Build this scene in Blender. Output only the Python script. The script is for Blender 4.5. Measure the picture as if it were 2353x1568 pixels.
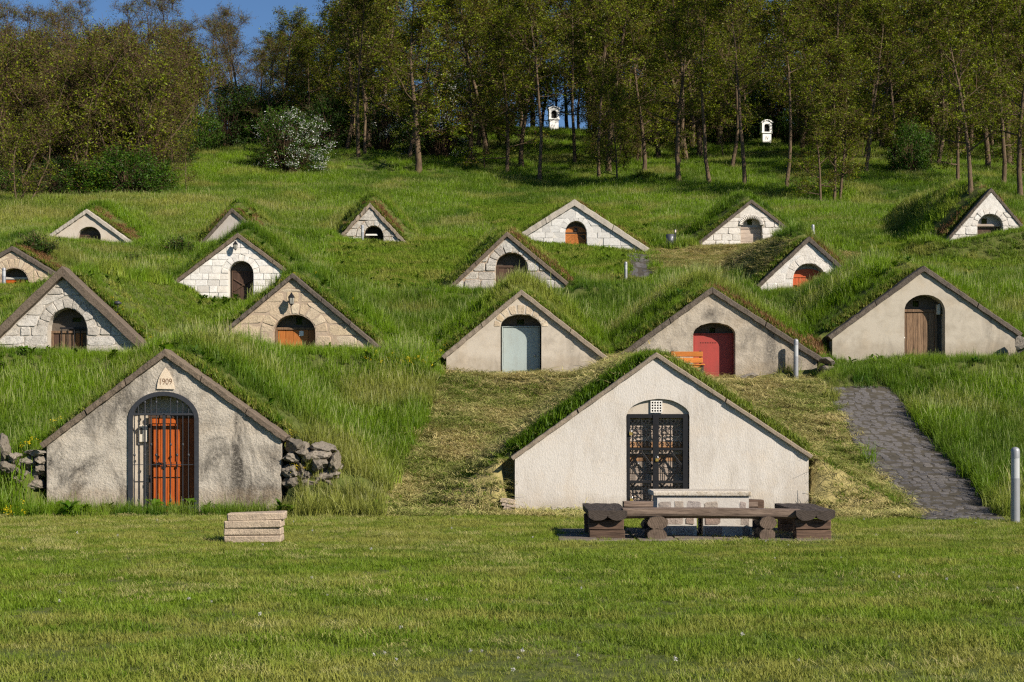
import bpy, math, random
import numpy as np
from mathutils import Vector, Matrix, Quaternion

for o in list(bpy.data.objects):
    bpy.data.objects.remove(o)
scene = bpy.context.scene
COL = scene.collection
PI = math.pi

# ------------------------------------------------------------------ camera
# measured frame is 2353 x 1568 units, eye 1.6 m above the lawn, level camera with lens shift
FPX, UC, VH, EYE = 3676.0, 1176.5, 978.0, 1.6
cam_d = bpy.data.cameras.new('camera')
cam = bpy.data.objects.new('camera', cam_d)
COL.objects.link(cam)
cam.location = (0, 0, EYE)
cam.rotation_euler = (PI / 2, 0, 0)
cam_d.sensor_width = 36.0
cam_d.lens = 36.0 * FPX / 2353.0
cam_d.shift_y = (VH - 784.0) / 2353.0
cam_d.clip_start = 0.5
cam_d.clip_end = 3000
scene.camera = cam

# ------------------------------------------------------------------ light
SUN_AZ, SUN_EL = math.radians(50), math.radians(33)      # azimuth to the right of "behind the camera"
S = Vector((math.cos(SUN_EL) * math.sin(SUN_AZ), -math.cos(SUN_EL) * math.cos(SUN_AZ), math.sin(SUN_EL)))
world = bpy.data.worlds.new('World')
scene.world = world
world.use_nodes = True
wn = world.node_tree.nodes
wl = world.node_tree.links
wn.clear()
sky = wn.new('ShaderNodeTexSky')
sky.sky_type = 'NISHITA'
sky.sun_disc = False
sky.sun_elevation = SUN_EL
sky.sun_rotation = math.atan2(S.x, S.y)
sky.altitude = 900
sky.air_density = 1.0
sky.dust_density = 0.0
sky.ozone_density = 7.0
bg = wn.new('ShaderNodeBackground')
bg.inputs['Strength'].default_value = 0.06
wo = wn.new('ShaderNodeOutputWorld')
wl.new(sky.outputs[0], bg.inputs[0])
wl.new(bg.outputs[0], wo.inputs[0])
sun_d = bpy.data.lights.new('sun', 'SUN')
sun_d.energy = 5.0
sun_d.angle = math.radians(0.53)
sun_d.color = (1.0, 0.915, 0.79)
sun = bpy.data.objects.new('sun', sun_d)
sun.rotation_euler = S.to_track_quat('Z', 'Y').to_euler()
sun.location = S * 60
COL.objects.link(sun)

vs = scene.view_settings
vs.view_transform = 'Standard'
vs.look = 'None'
vs.gamma = 1
vs.exposure = 0.60
vs.use_curve_mapping = False
scene.render.engine = 'CYCLES'
cy = scene.cycles
cy.max_bounces = 4
cy.diffuse_bounces = 1
cy.glossy_bounces = 2
cy.transmission_bounces = 3
cy.transparent_max_bounces = 4
cy.caustics_reflective = False
cy.caustics_refractive = False
cy.use_denoising = False
cy.adaptive_threshold = 0.02
cy.pixel_filter_type = 'BLACKMAN_HARRIS'
cy.filter_width = 1.3

rnd = random.Random(7)
rng = np.random.default_rng(11)

# ------------------------------------------------------------------ measuring helpers
def X(u, d): return (u - UC) * d / FPX
def Z(v, d): return EYE - (v - VH) * d / FPX

def hash2(ix, iy, seed):
    h = (ix.astype(np.int64) * 374761393 + iy.astype(np.int64) * 668265263 + seed * 1442695041) & 0xffffffff
    h = ((h ^ (h >> 13)) * 1274126177) & 0xffffffff
    return ((h ^ (h >> 16)) & 0xffff) / 65535.0

def vnoise(x, y, seed=0):
    x = np.asarray(x, float); y = np.asarray(y, float)
    ix = np.floor(x); iy = np.floor(y)
    fx = x - ix; fy = y - iy
    fx = fx * fx * (3 - 2 * fx); fy = fy * fy * (3 - 2 * fy)
    ix = ix.astype(np.int64); iy = iy.astype(np.int64)
    a = hash2(ix, iy, seed); b = hash2(ix + 1, iy, seed)
    c = hash2(ix, iy + 1, seed); d = hash2(ix + 1, iy + 1, seed)
    return (a * (1 - fx) + b * fx) * (1 - fy) + (c * (1 - fx) + d * fx) * fy

def fbm(x, y, seed=0, octv=3):
    s = 0; amp = 0.5; tot = 0
    for i in range(octv):
        s = s + amp * vnoise(np.asarray(x) * 2 ** i, np.asarray(y) * 2 ** i, seed + i * 17)
        tot += amp; amp *= 0.5
    return s / tot

def sstep(a, b, x):
    t = np.clip((x - a) / (b - a), 0, 1)
    return t * t * (3 - 2 * t)

def inpoly(u, v, poly):
    u = np.asarray(u); v = np.asarray(v)
    r = np.zeros(u.shape, bool)
    n = len(poly)
    for i in range(n):
        x0, y0 = poly[i]; x1, y1 = poly[(i + 1) % n]
        c = ((y0 > v) != (y1 > v)) & (u < (x1 - x0) * (v - y0) / (y1 - y0 + 1e-9) + x0)
        r ^= c
    return r

# ------------------------------------------------------------------ the cellars as measured
# apex, left and right ends of the coping's outer edge, distance, ground line left/right, opening (x0, x1, top, spring)
CEL = {
 'A': dict(ap=(380, 802), L=(93, 1019), R=(660, 1003), d=29.2, gl=1178, gr=1178, op=(298, 454, 903, 965), t=.11, ov=.05, ridge=.02),
 'B': dict(ap=(1508, 810), L=(1174, 1050), R=(1867, 1046), d=29.2, gl=1182, gr=1182, op=(1440, 1584, 917, 957), t=.075, ov=.045, ridge=.02),
 'C': dict(ap=(147, 613), L=(-48, 800), R=(345, 800), d=43.6, gl=800, gr=822, op=(110, 200, 708, 758), t=.21, ov=.14, ridge=.05),
 'D': dict(ap=(673, 628), L=(487, 782), R=(875, 797), d=43.6, gl=800, gr=810, op=(628, 725, 723, 764), t=.11, ov=.08, ridge=.05),
 'E': dict(ap=(1198, 666), L=(1015, 818), R=(1403, 826), d=43.0, gl=860, gr=856, op=(1150, 1244, 722, 752), t=.12, ov=.07, ridge=.05),
 'F': dict(ap=(1636, 660), L=(1418, 818), R=(1888, 822), d=43.0, gl=873, gr=873, op=(1593, 1690, 742, 768), t=.14, ov=.06, ridge=.05),
 'G': dict(ap=(2122, 611), L=(1902, 772), R=(2348, 766), d=44.0, gl=826, gr=824, op=(2078, 2172, 677, 716), t=.13, ov=.06, ridge=.05),
 'H': dict(ap=(28, 566), L=(-125, 655), R=(150, 640), d=65.0, gl=654, gr=654, op=(-2, 66, 616, 650), t=.17, ov=.06, ridge=.06),
 'I': dict(ap=(547, 536), L=(378, 664), R=(716, 662), d=66.0, gl=686, gr=700, op=(525, 582, 600, 628), t=.15, ov=.08, ridge=.06),
 'J': dict(ap=(1165, 533), L=(1030, 661), R=(1306, 650), d=59.3, gl=668, gr=668, op=(1140, 1211, 581, 612), t=.14, ov=.08, ridge=.06),
 'K': dict(ap=(1858, 544), L=(1738, 656), R=(1957, 632), d=58.0, gl=678, gr=648, op=(1822, 1896, 605, 642), t=.14, ov=.07, ridge=.06),
 'L': dict(ap=(200, 481), L=(113, 541), R=(309, 560), d=83.0, gl=548, gr=569, op=(178, 232, 521, 545), t=.18, ov=.08, ridge=.06),
 'M': dict(ap=(533, 479), L=(456, 564), R=(598, 534), d=84.0, gl=570, gr=538, op=None, t=.15, ov=.08, ridge=.06),
 'N': dict(ap=(850, 466), L=(782, 541), R=(936, 560), d=86.0, gl=548, gr=565, op=(835, 881, 519, 545), t=.17, ov=.09, ridge=.06),
 'O': dict(ap=(1320, 459), L=(1190, 541), R=(1492, 572), d=82.0, gl=556, gr=582, op=(1299, 1348, 508, 535), t=.28, ov=.10, ridge=.03),
 'P': dict(ap=(1726, 459), L=(1604, 557), R=(1842, 548), d=82.5, gl=566, gr=560, op=(1702, 1751, 498, 518), t=.15, ov=.07, ridge=.06),
 'Q': dict(ap=(2277, 432), L=(2172, 553), R=(2350, 518), d=78.0, gl=558, gr=527, op=(2246, 2304, 492, 520), t=.13, ov=.05, ridge=.06),
}
HUMP = dict(A=.16, B=.08, C=.10, D=.25, E=.34, F=.28, G=.3, H=.3, I=.42, J=.42, K=.42, L=.45, M=.6, N=.75, O=.08, P=.5, Q=.7)
for k, c in CEL.items():
    c['key'] = k
    c['ov'] *= 1.45
    d = c['d']
    c['xa'], c['za'] = X(c['ap'][0], d), Z(c['ap'][1], d)
    c['xl'], c['zl'] = X(c['L'][0], d), Z(c['L'][1], d)
    c['xr'], c['zr'] = X(c['R'][0], d), Z(c['R'][1], d)
    c['zgl'], c['zgr'] = Z(c['gl'], d), Z(c['gr'], d)
    c['kl'] = (c['za'] - c['zl']) / (c['xa'] - c['xl'])
    c['kr'] = (c['za'] - c['zr']) / (c['xr'] - c['xa'])
    c['zg'] = 0.5 * (c['zgl'] + c['zgr'])

# ------------------------------------------------------------------ terrain as a function
PY = [-300, 27.8, 29.6, 32, 41, 44.5, 57, 60, 67, 80, 84, 90, 100, 120, 130, 160, 185, 200, 215, 240, 300, 420, 900]
PZ = [0, 0, .14, .62, 2.66, 3.15, 6.1, 6.8, 7.7, 10.35, 11.1, 12.3, 14.4, 18.9, 21.3, 28.6, 35.0, 38.2, 39.4, 37.5, 28, 12, -30]

def terrain(x, y):
    x = np.asarray(x, float); y = np.asarray(y, float)
    x, y = np.broadcast_arrays(x, y)
    base = np.interp(y, PY, PZ)
    # the hill line bends gently, soft undulation away from the lawn
    und = (fbm(x / 6.5, y / 8.0, 3, 3) - .5) * 0.85 * sstep(29, 36, y) + (fbm(x / 2.1, y / 2.1, 9, 2) - .5) * .12 * sstep(28, 31, y)
    und = und + (fbm(x / 30.0, y / 30.0, 21, 2) - .5) * 2.4 * sstep(95, 130, y)
    z = base + und
    lawn = (fbm(x / 5.0, y / 5.0, 31, 3) - .5) * .07 * (1 - sstep(27, 29, y))
    z = z + lawn
    # ground fitted to the foot of every front
    sw = np.zeros_like(z) + 0.12; sd = np.zeros_like(z)
    for c in CEL.values():
        t = np.clip((x - c['xl']) / (c['xr'] - c['xl']), 0, 1)
        zt = c['zgl'] + (c['zgr'] - c['zgl']) * t
        dx = np.maximum(0, np.maximum(c['xl'] - x, x - c['xr']))
        dy = y - (c['d'] - 0.7)
        sy = np.where(dy < 0, 1.7, 2.4)
        w = np.exp(-(dx / 1.6) ** 2 - (dy / sy) ** 2) * 2.2
        if c['d'] < 30:
            w = w * sstep(27.6, 28.6, y)
        sw = sw + w; sd = sd + w * (zt - z)
    z = z + sd / sw * sstep(0.0, 1.0, sw)
    # nothing in front of a front rises above the line on which its foot is seen
    yy = np.maximum(y, 1.0)
    u = UC + x * FPX / yy
    for c in CEL.values():
        if c['d'] < 30: continue
        t = np.clip((u - c['L'][0]) / (c['R'][0] - c['L'][0]), 0, 1)
        foot = c['zgl'] + (c['zgr'] - c['zgl']) * t
        lim = EYE + (foot - EYE) * y / c['d'] - .10
        wx = sstep(c['L'][0] - 30, c['L'][0] + 5, u) * sstep(c['R'][0] + 30, c['R'][0] - 5, u)
        wy = sstep(c['d'] - 13, c['d'] - 9, y) * (y < c['d'] - .2)
        z = z - np.maximum(0, z - lim) * wx * wy
    # earth heaped over each vault, running back into the hill
    for c in CEL.values():
        yf = c['d']
        dx = x - c['xa']
        adx = np.sqrt(dx * dx + .05) - .16
        kk = np.where(dx < 0, c['kl'], c['kr'])
        out = np.maximum(0, np.maximum(c['xl'] - x, x - c['xr']))
        prof = c['za'] - kk * adx - .02 + 0.10 * np.minimum(out, 3) * kk
        prof = prof + HUMP.get(c['key'], .16) * sstep(.62, 2.4, y - yf) + c['ridge'] * np.clip(y - yf, 0, 30) - .25 * np.maximum(0, y - yf - 16)
        inside = sstep(0.14, 0.0, out)
        y0 = yf + .46 * inside + (-.45) * (1 - inside)
        y1 = yf + .62 * inside + (.45) * (1 - inside)
        f = sstep(0, 1, (y - y0) / (y1 - y0))
        prof = prof + (fbm(x / 1.3, y / 1.3, 41, 2) - .5) * .14 * sstep(yf + .8, yf + 2, y)
        m = np.where(f > 0, prof, -50.0)
        up = 0.5 * (m - z + np.sqrt((m - z) ** 2 + .03)) - .02
        up = np.maximum(up, 0)
        z = z + f * up * (np.abs(dx) < 14)
    return z

# ------------------------------------------------------------------ node helpers and materials
MATS = {}
def nmat(name):
    m = bpy.data.materials.new(name)
    m.use_nodes = True
    nt = m.node_tree
    nt.nodes.clear()
    out = nt.nodes.new('ShaderNodeOutputMaterial')
    b = nt.nodes.new('ShaderNodeBsdfPrincipled')
    nt.links.new(b.outputs[0], out.inputs[0])
    b.inputs['Specular IOR Level'].default_value = .25
    MATS[name] = m
    return m, nt, b, out

def nd(nt, kind, **kw):
    n = nt.nodes.new(kind)
    for k, v in kw.items():
        if k.startswith('i_'):
            n.inputs[k[2:].replace('_', ' ')].default_value = v
        elif k.startswith('n_'):
            n.inputs[int(k[2:])].default_value = v
        else:
            setattr(n, k, v)
    return n

def noise(nt, vec, scale, detail=4, rough=.55, dist=0.0):
    n = nd(nt, 'ShaderNodeTexNoise')
    n.inputs['Scale'].default_value = scale
    n.inputs['Detail'].default_value = detail
    n.inputs['Roughness'].default_value = rough
    n.inputs['Distortion'].default_value = dist
    if vec is not None: nt.links.new(vec, n.inputs['Vector'])
    return n.outputs['Fac']

def ramp(nt, fac, stops):
    r = nd(nt, 'ShaderNodeValToRGB')
    e = r.color_ramp.elements
    while len(e) < len(stops): e.new(0.5)
    for i, (p, c) in enumerate(stops):
        e[i].position = p
        e[i].color = (*c, 1) if len(c) == 3 else c
    nt.links.new(fac, r.inputs[0])
    return r.outputs[0]

def mix(nt, fac, a, b, mode='MIX'):
    m = nd(nt, 'ShaderNodeMix', data_type='RGBA', blend_type=mode)
    for s, v in ((0, fac), (6, a), (7, b)):
        if hasattr(v, 'is_linked') or isinstance(v, bpy.types.NodeSocket): nt.links.new(v, m.inputs[s])
        elif isinstance(v, (int, float)): m.inputs[s].default_value = v
        else: m.inputs[s].default_value = (*v, 1) if len(v) == 3 else v
    return m.outputs[2]

def mathn(nt, op, a, b=None):
    m = nd(nt, 'ShaderNodeMath', operation=op)
    for i, v in enumerate((a, b)):
        if v is None: continue
        if isinstance(v, bpy.types.NodeSocket): nt.links.new(v, m.inputs[i])
        else: m.inputs[i].default_value = v
    return m.outputs[0]

def mapped(nt, scale=(1, 1, 1), coord='Object'):
    tc = nd(nt, 'ShaderNodeTexCoord')
    mp = nd(nt, 'ShaderNodeMapping')
    mp.inputs['Scale'].default_value = scale
    nt.links.new(tc.outputs[coord], mp.inputs[0])
    return mp.outputs[0]

def bump(nt, bsdf, h, strength=.5, dist=.02):
    b = nd(nt, 'ShaderNodeBump')
    b.inputs['Strength'].default_value = strength
    b.inputs['Distance'].default_value = dist
    nt.links.new(h, b.inputs['Height'])
    nt.links.new(b.outputs[0], bsdf.inputs['Normal'])

def rand_obj(nt):
    return nd(nt, 'ShaderNodeObjectInfo').outputs['Random']

def plaster(name, col, stain, stain_amt, grain=14, bstr=.6, bdist=.02, streak=(1, 1, 1), blotch=.8, dirty=None, soot=None, foot=None):
    m, nt, b, out = nmat(name)
    v = mapped(nt)
    vst = mapped(nt, streak)
    n1 = noise(nt, v, blotch, 5, .62)
    n2 = noise(nt, vst, 3.2, 6, .7, .4)
    f = mathn(nt, 'MULTIPLY', n1, n2)
    c = ramp(nt, f, [(.20, col), (.36, [a * (1 - stain_amt) + s * stain_amt for a, s in zip(col, stain)])])
    lo = noise(nt, v, 30, 3)
    c = mix(nt, mathn(nt, 'MULTIPLY', lo, .35), c, [x * .62 for x in col])
    warm = noise(nt, v, 1.7, 4, .6)
    c = mix(nt, ramp(nt, warm, [(.5, (0, 0, 0)), (.72, (.35,) * 3)]), c, (col[0] * .95, col[1] * .84, col[2] * .70))
    if dirty:
        # patchy black lichen in its own drifting shapes
        n3 = noise(nt, mapped(nt, (1.0, 1, .55)), dirty[1], 7, .68, .8)
        msk = ramp(nt, n3, [(dirty[2], (0, 0, 0)), (dirty[2] + .14, (1, 1, 1))])
        fine = noise(nt, v, 22, 4, .7)
        msk = mathn(nt, 'MULTIPLY', msk, ramp(nt, fine, [(.28, (.2,) * 3), (.52, (1, 1, 1))]))
        c = mix(nt, mathn(nt, 'MULTIPLY', msk, dirty[3]), c, dirty[0])
    if foot:
        # rain-splashed earth along the foot (height of the line, colour)
        sx = nd(nt, 'ShaderNodeSeparateXYZ'); tcf = nd(nt, 'ShaderNodeTexCoord'); nt.links.new(tcf.outputs['Object'], sx.inputs[0])
        hh = mathn(nt, 'ADD', sx.outputs['Z'], mathn(nt, 'MULTIPLY', noise(nt, v, 2.2, 6, .7), -foot[0] * 2.0))
        msk = ramp(nt, hh, [(0.0, (.75,) * 3), (.22, (0, 0, 0))])
        c = mix(nt, mathn(nt, 'MULTIPLY', msk, noise(nt, v, 9, 5, .7)), c, foot[1])
    if soot:
        # smoke-blackened patch (x, z, width, height) on the plaster
        mp = nd(nt, 'ShaderNodeMapping'); tc = nd(nt, 'ShaderNodeTexCoord')
        mp.inputs['Location'].default_value = (-soot[0] / soot[2], 0, -soot[1] / soot[3])
        mp.inputs['Scale'].default_value = (1 / soot[2], 0, 1 / soot[3])
        nt.links.new(tc.outputs['Object'], mp.inputs[0])
        ln = nd(nt, 'ShaderNodeVectorMath', operation='LENGTH'); nt.links.new(mp.outputs[0], ln.inputs[0])
        dist = mathn(nt, 'ADD', ln.outputs['Value'], mathn(nt, 'MULTIPLY', noise(nt, v, 5, 6, .75), 1.1))
        msk = ramp(nt, dist, [(.55, (1, 1, 1)), (1.0, (0, 0, 0))])
        c = mix(nt, mathn(nt, 'MULTIPLY', msk, .85), c, (.06, .052, .045))
    nt.links.new(c, b.inputs['Base Color'])
    b.inputs['Roughness'].default_value = .93
    vb = mapped(nt, streak)
    h1 = noise(nt, vb, grain, 5, .7, .3)
    h2 = noise(nt, v, 4, 3)
    h = mathn(nt, 'ADD', h1, mathn(nt, 'MULTIPLY', h2, .5))
    bump(nt, b, h, bstr, bdist)
    return m

def stone_mat(name, cols, bstr=.5, pits=.5, spot=(.1, .09, .075), blotch=6.0):
    m, nt, b, out = nmat(name)
    v = mapped(nt)
    r = rand_obj(nt)
    stops = [(i / max(1, len(cols) - 1), c) for i, c in enumerate(cols)]
    base = ramp(nt, r, stops)
    # own offset for each stone
    comb = nd(nt, 'ShaderNodeVectorMath', operation='ADD')
    sc = nd(nt, 'ShaderNodeVectorMath', operation='SCALE')
    cx = nd(nt, 'ShaderNodeCombineXYZ')
    nt.links.new(r, cx.inputs[0]); nt.links.new(r, cx.inputs[2])
    sc.inputs['Scale'].default_value = 53.0
    nt.links.new(cx.outputs[0], sc.inputs[0])
    nt.links.new(v, comb.inputs[0]); nt.links.new(sc.outputs[0], comb.inputs[1])
    vv = comb.outputs[0]
    n1 = noise(nt, vv, blotch, 5, .65)
    c = mix(nt, ramp(nt, n1, [(.42, (0, 0, 0)), (.75, (.55,) * 3)]), base, spot)
    n2 = noise(nt, vv, 40, 3, .6)
    c = mix(nt, mathn(nt, 'MULTIPLY', ramp(nt, n2, [(.55, (0, 0, 0)), (.70, (1, 1, 1))]), pits), c, [x * .6 for x in spot])
    nt.links.new(c, b.inputs['Base Color'])
    b.inputs['Roughness'].default_value = .92
    h = mathn(nt, 'ADD', noise(nt, vv, 22, 5, .7), mathn(nt, 'MULTIPLY', noise(nt, vv, 5, 3), .8))
    bump(nt, b, h, bstr, .03)
    return m

def wood_mat(name, c1, c2, axis='z', scale=6, rough=.7, per_obj=.3, spec=.25):
    m, nt, b, out = nmat(name)
    st = {'z': (9, 9, .7), 'x': (.7, 9, 9), 'y': (9, .7, 9)}[axis]
    tc = nd(nt, 'ShaderNodeTexCoord')
    mp = nd(nt, 'ShaderNodeMapping')
    mp.inputs['Scale'].default_value = st
    r = rand_obj(nt)
    ad = nd(nt, 'ShaderNodeVectorMath', operation='ADD')
    cx = nd(nt, 'ShaderNodeCombineXYZ')
    rr = mathn(nt, 'MULTIPLY', r, 37.0)
    for i in range(3): nt.links.new(rr, cx.inputs[i])
    nt.links.new(tc.outputs['Object'], ad.inputs[0]); nt.links.new(cx.outputs[0], ad.inputs[1])
    nt.links.new(ad.outputs[0], mp.inputs[0])
    g = noise(nt, mp.outputs[0], scale, 6, .7, .6)
    c = ramp(nt, g, [(.3, c1), (.7, c2)])
    hsv = nd(nt, 'ShaderNodeHueSaturation')
    nt.links.new(c, hsv.inputs['Color'])
    nt.links.new(mathn(nt, 'ADD', mathn(nt, 'MULTIPLY', r, per_obj), 1 - per_obj / 2), hsv.inputs['Value'])
    nt.links.new(hsv.outputs[0], b.inputs['Base Color'])
    b.inputs['Roughness'].default_value = rough
    b.inputs['Specular IOR Level'].default_value = spec
    bump(nt, b, g, .45, .01)
    return m

def plain(name, col, rough=.6, metal=0, var=.15, nscale=9, bstr=.15):
    m, nt, b, out = nmat(name)
    v = mapped(nt)
    n = noise(nt, v, nscale, 5, .65)
    c = ramp(nt, n, [(.3, [x * (1 - var) for x in col]), (.7, [min(1, x * (1 + var)) for x in col])])
    nt.links.new(c, b.inputs['Base Color'])
    b.inputs['Roughness'].default_value = rough
    b.inputs['Metallic'].default_value = metal
    bump(nt, b, n, bstr, .01)
    return m

def painted(name, col, worn, amt):
    m, nt, b, out = nmat(name)
    v = mapped(nt); vs_ = mapped(nt, (1, 1, .18))
    n1 = noise(nt, vs_, 7, 6, .7, .5); n2 = noise(nt, v, 2.2, 5, .65); n3 = noise(nt, v, 45, 3, .6)
    c = mix(nt, mathn(nt, 'MULTIPLY', ramp(nt, mathn(nt, 'MULTIPLY', n1, n2), [(.20, (0, 0, 0)), (.40, (1, 1, 1))]), amt), col, worn)
    c = mix(nt, mathn(nt, 'MULTIPLY', ramp(nt, n3, [(.58, (0, 0, 0)), (.7, (1, 1, 1))]), .35), c, [x * .5 for x in col])
    nt.links.new(c, b.inputs['Base Color']); b.inputs['Roughness'].default_value = .55
    bump(nt, b, mathn(nt, 'ADD', n2, mathn(nt, 'MULTIPLY', n3, .1)), .35, .02)
    return m
# fronts
plaster('plaster_1909', (.50, .445, .37), (.27, .24, .20), .95, grain=20, bstr=.9, bdist=.028, dirty=((.075, .066, .055), 1.2, .49, 1.0), foot=(.30, (.24, .17, .10)))
plaster('plaster_white', (.60, .555, .505), (.44, .39, .335), .75, grain=34, bstr=.75, bdist=.014, streak=(1.5, 1.5, .45), blotch=.6, foot=(.16, (.30, .24, .17)))
plaster('plaster_cream', (.52, .455, .375), (.36, .31, .25), .8, grain=20, bstr=.35, bdist=.012, dirty=((.17, .15, .125), 1.2, .56, .6), foot=(.3, (.27, .22, .16)))
plaster('plaster_red_door', (.45, .39, .315), (.27, .23, .18), .95, grain=14, bstr=.7, bdist=.03, dirty=((.09, .08, .07), 1.0, .50, .8), soot=(.0, 1.75, .75, .6), foot=(.35, (.25, .20, .14)))
plaster('plaster_sand', (.48, .425, .345), (.35, .305, .24), .85, grain=20, bstr=.3, bdist=.012, dirty=((.16, .14, .115), .9, .56, .65), foot=(.3, (.25, .205, .15)))
plaster('plaster_far', (.55, .48, .40), (.42, .36, .3), .5, grain=12, bstr=.3, bdist=.02)
plaster('plaster_far_grey', (.43, .385, .345), (.33, .29, .26), .5, grain=12, bstr=.3, bdist=.02)
plaster('mortar_grey', (.47, .42, .355), (.28, .25, .21), .6, grain=18, bstr=.6, bdist=.02)
plaster('mortar_tan', (.42, .325, .24), (.33, .26, .2), .6, grain=18, bstr=.6, bdist=.02)
plaster('mortar_pale', (.52, .48, .43), (.40, .37, .33), .5, grain=18, bstr=.4, bdist=.02)
plaster('mortar_white', (.66, .62, .56), (.5, .46, .42), .5, grain=18, bstr=.4, bdist=.02)
plaster('sooty_recess_shade', (.125, .10, .078), (.07, .06, .05), .6, grain=10, bstr=.6, bdist=.03)  # sooty plaster toned darker still, the arch's shade put into its colour
stone_mat('stone_grey_white', [(.58, .53, .47), (.50, .45, .385), (.63, .59, .54), (.44, .395, .34), (.56, .515, .455)], .6, .8, (.17, .15, .13))
stone_mat('stone_tan', [(.56, .44, .29), (.50, .40, .29), (.60, .50, .37), (.47, .36, .25), (.58, .46, .32)], .6, .5, (.27, .21, .15))
stone_mat('stone_white', [(.76, .73, .68), (.70, .66, .60), (.78, .76, .72), (.72, .66, .58), (.77, .74, .70), (.45, .41, .36)], .35, .25, (.42, .38, .33))
stone_mat('stone_white_smooth', [(.60, .575, .545), (.72, .70, .665), (.54, .515, .49), (.68, .65, .61), (.57, .545, .515)], .25, .6, (.36, .34, .315), 9)
stone_mat('stone_rough', [(.55, .50, .43), (.48, .43, .37), (.60, .57, .52), (.43, .38, .33)], .9, .9, (.12, .11, .10))
stone_mat('stone_chalk', [(.70, .655, .60), (.64, .59, .53), (.66, .61, .55), (.73, .69, .64)], .45, .35, (.36, .32, .28))
stone_mat('stone_limewash', [(.67, .63, .58), (.64, .58, .51), (.69, .66, .62)], .5, .6, (.33, .29, .25))
stone_mat('rubble', [(.19, .16, .12), (.27, .23, .185), (.13, .11, .085), (.32, .28, .23)], 1.0, .9, (.075, .065, .05))
stone_mat('table_stone', [(.36, .32, .28), (.25, .18, .15), (.42, .38, .31), (.31, .24, .22), (.40, .37, .34)], .6, .3, (.17, .14, .12))
stone_mat('cobble', [(.105, .098, .096), (.135, .124, .118), (.085, .08, .08), (.165, .148, .132)], .7, .5, (.06, .055, .053))
stone_mat('coping_brown', [(.155, .118, .088), (.18, .138, .10), (.13, .10, .078)], .9, .6, (.075, .06, .04), 9)
stone_mat('coping_dark', [(.11, .088, .070), (.14, .112, .088), (.095, .077, .063)], .9, .6, (.05, .042, .034), 9)
stone_mat('coping_pale', [(.44, .39, .33), (.40, .355, .30)], .5, .4, (.24, .21, .18), 5)
stone_mat('coping_tan', [(.27, .215, .16), (.23, .185, .14)], .6, .4, (.17, .14, .11), 7)
stone_mat('slab_concrete', [(.46, .36, .265), (.42, .33, .24), (.49, .39, .29)], .8, .6, (.24, .19, .15), 8)
stone_mat('table_top', [(.52, .47, .40), (.52, .47, .40)], .5, .7, (.27, .19, .09), 9)
stone_mat('pad_slab', [(.16, .13, .10), (.19, .155, .12), (.13, .105, .085)], .6, .4, (.10, .088, .07))
stone_mat('pale_plaque', [(.66, .55, .42), (.66, .55, .42)], .4, .2, (.5, .38, .25), 5)
wood_mat('wood_orange', (.25, .045, .008), (.50, .115, .018), 'z', 5, .5)
wood_mat('wood_oak', (.30, .09, .02), (.47, .17, .04), 'z', 5, .5)
wood_mat('wood_grey_h', (.27, .21, .17), (.50, .41, .34), 'x', 5, .85, .5)
wood_mat('wood_grey_rust', (.36, .17, .07), (.45, .28, .16), 'x', 5, .85, .5)
wood_mat('wood_old', (.05, .03, .02), (.27, .17, .10), 'z', 5, .85, .6)
wood_mat('wood_brown', (.06, .035, .022), (.10, .06, .04), 'z', 5, .7)
wood_mat('wood_dark', (.05, .028, .02), (.085, .048, .032), 'z', 5, .7)
wood_mat('log_dark', (.030, .022, .018), (.085, .060, .046), 'x', 5, .8, .4)
wood_mat('log_dark_deep', (.014, .011, .010), (.085, .064, .050), 'y', 5, .8, .4)
wood_mat('log_seat', (.06, .04, .03), (.26, .19, .145), 'x', 5, .85, .2)
wood_mat('plank_block', (.035, .022, .016), (.16, .10, .068), 'x', 5, .85, .4)
wood_mat('bench_orange', (.42, .13, .02), (.60, .22, .05), 'x', 5, .45)
painted('red_door', (.36, .055, .045), (.16, .05, .04), .5)
painted('door_orange_red', (.48, .095, .03), (.24, .07, .03), .5)
painted('grey_door', (.34, .395, .385), (.20, .175, .14), .32)
plain('iron_black', (.012, .012, .014), .5, 0, .2, 20)
plain('iron_grey', (.035, .037, .043), .45, 0, .2, 20)
plain('bollard_metal', (.30, .305, .32), .45, .35, .05, 6)
plain('bollard_window', (.40, .41, .42), .3, 0, .05, 6)
plain('bin_metal', (.11, .112, .125), .42, .5, .15, 8)
plain('white_paint', (.80, .79, .76), .7, 0, .06, 6)
plain('white_block', (.74, .71, .66), .8, 0, .06, 6)
plain('niche_dark', (.02, .019, .018), .9, 0, .2, 6)
plain('black_paint', (.03, .028, .026), .7, 0, .1, 6)
plain('number_brown', (.20, .12, .07), .9, 0, .1, 6)
plain('brass', (.62, .43, .12), .35, .8, .1, 9)
plain('steel', (.55, .55, .56), .3, .9, .05, 9)
plain('glass_pale', (.32, .31, .27), .2, 0, .2, 9)
plain('meter_box', (.60, .55, .46), .6, 0, .1, 9)
plain('red_tape', (.60, .04, .04), .5, 0, .05, 9)
plain('paper', (.78, .74, .70), .7, 0, .05, 9)
plain('earth', (.065, .056, .042), .95, 0, .3, 6, .6)
plain('void', (.015, .013, .011), .95, 0, .1, 6)
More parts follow.
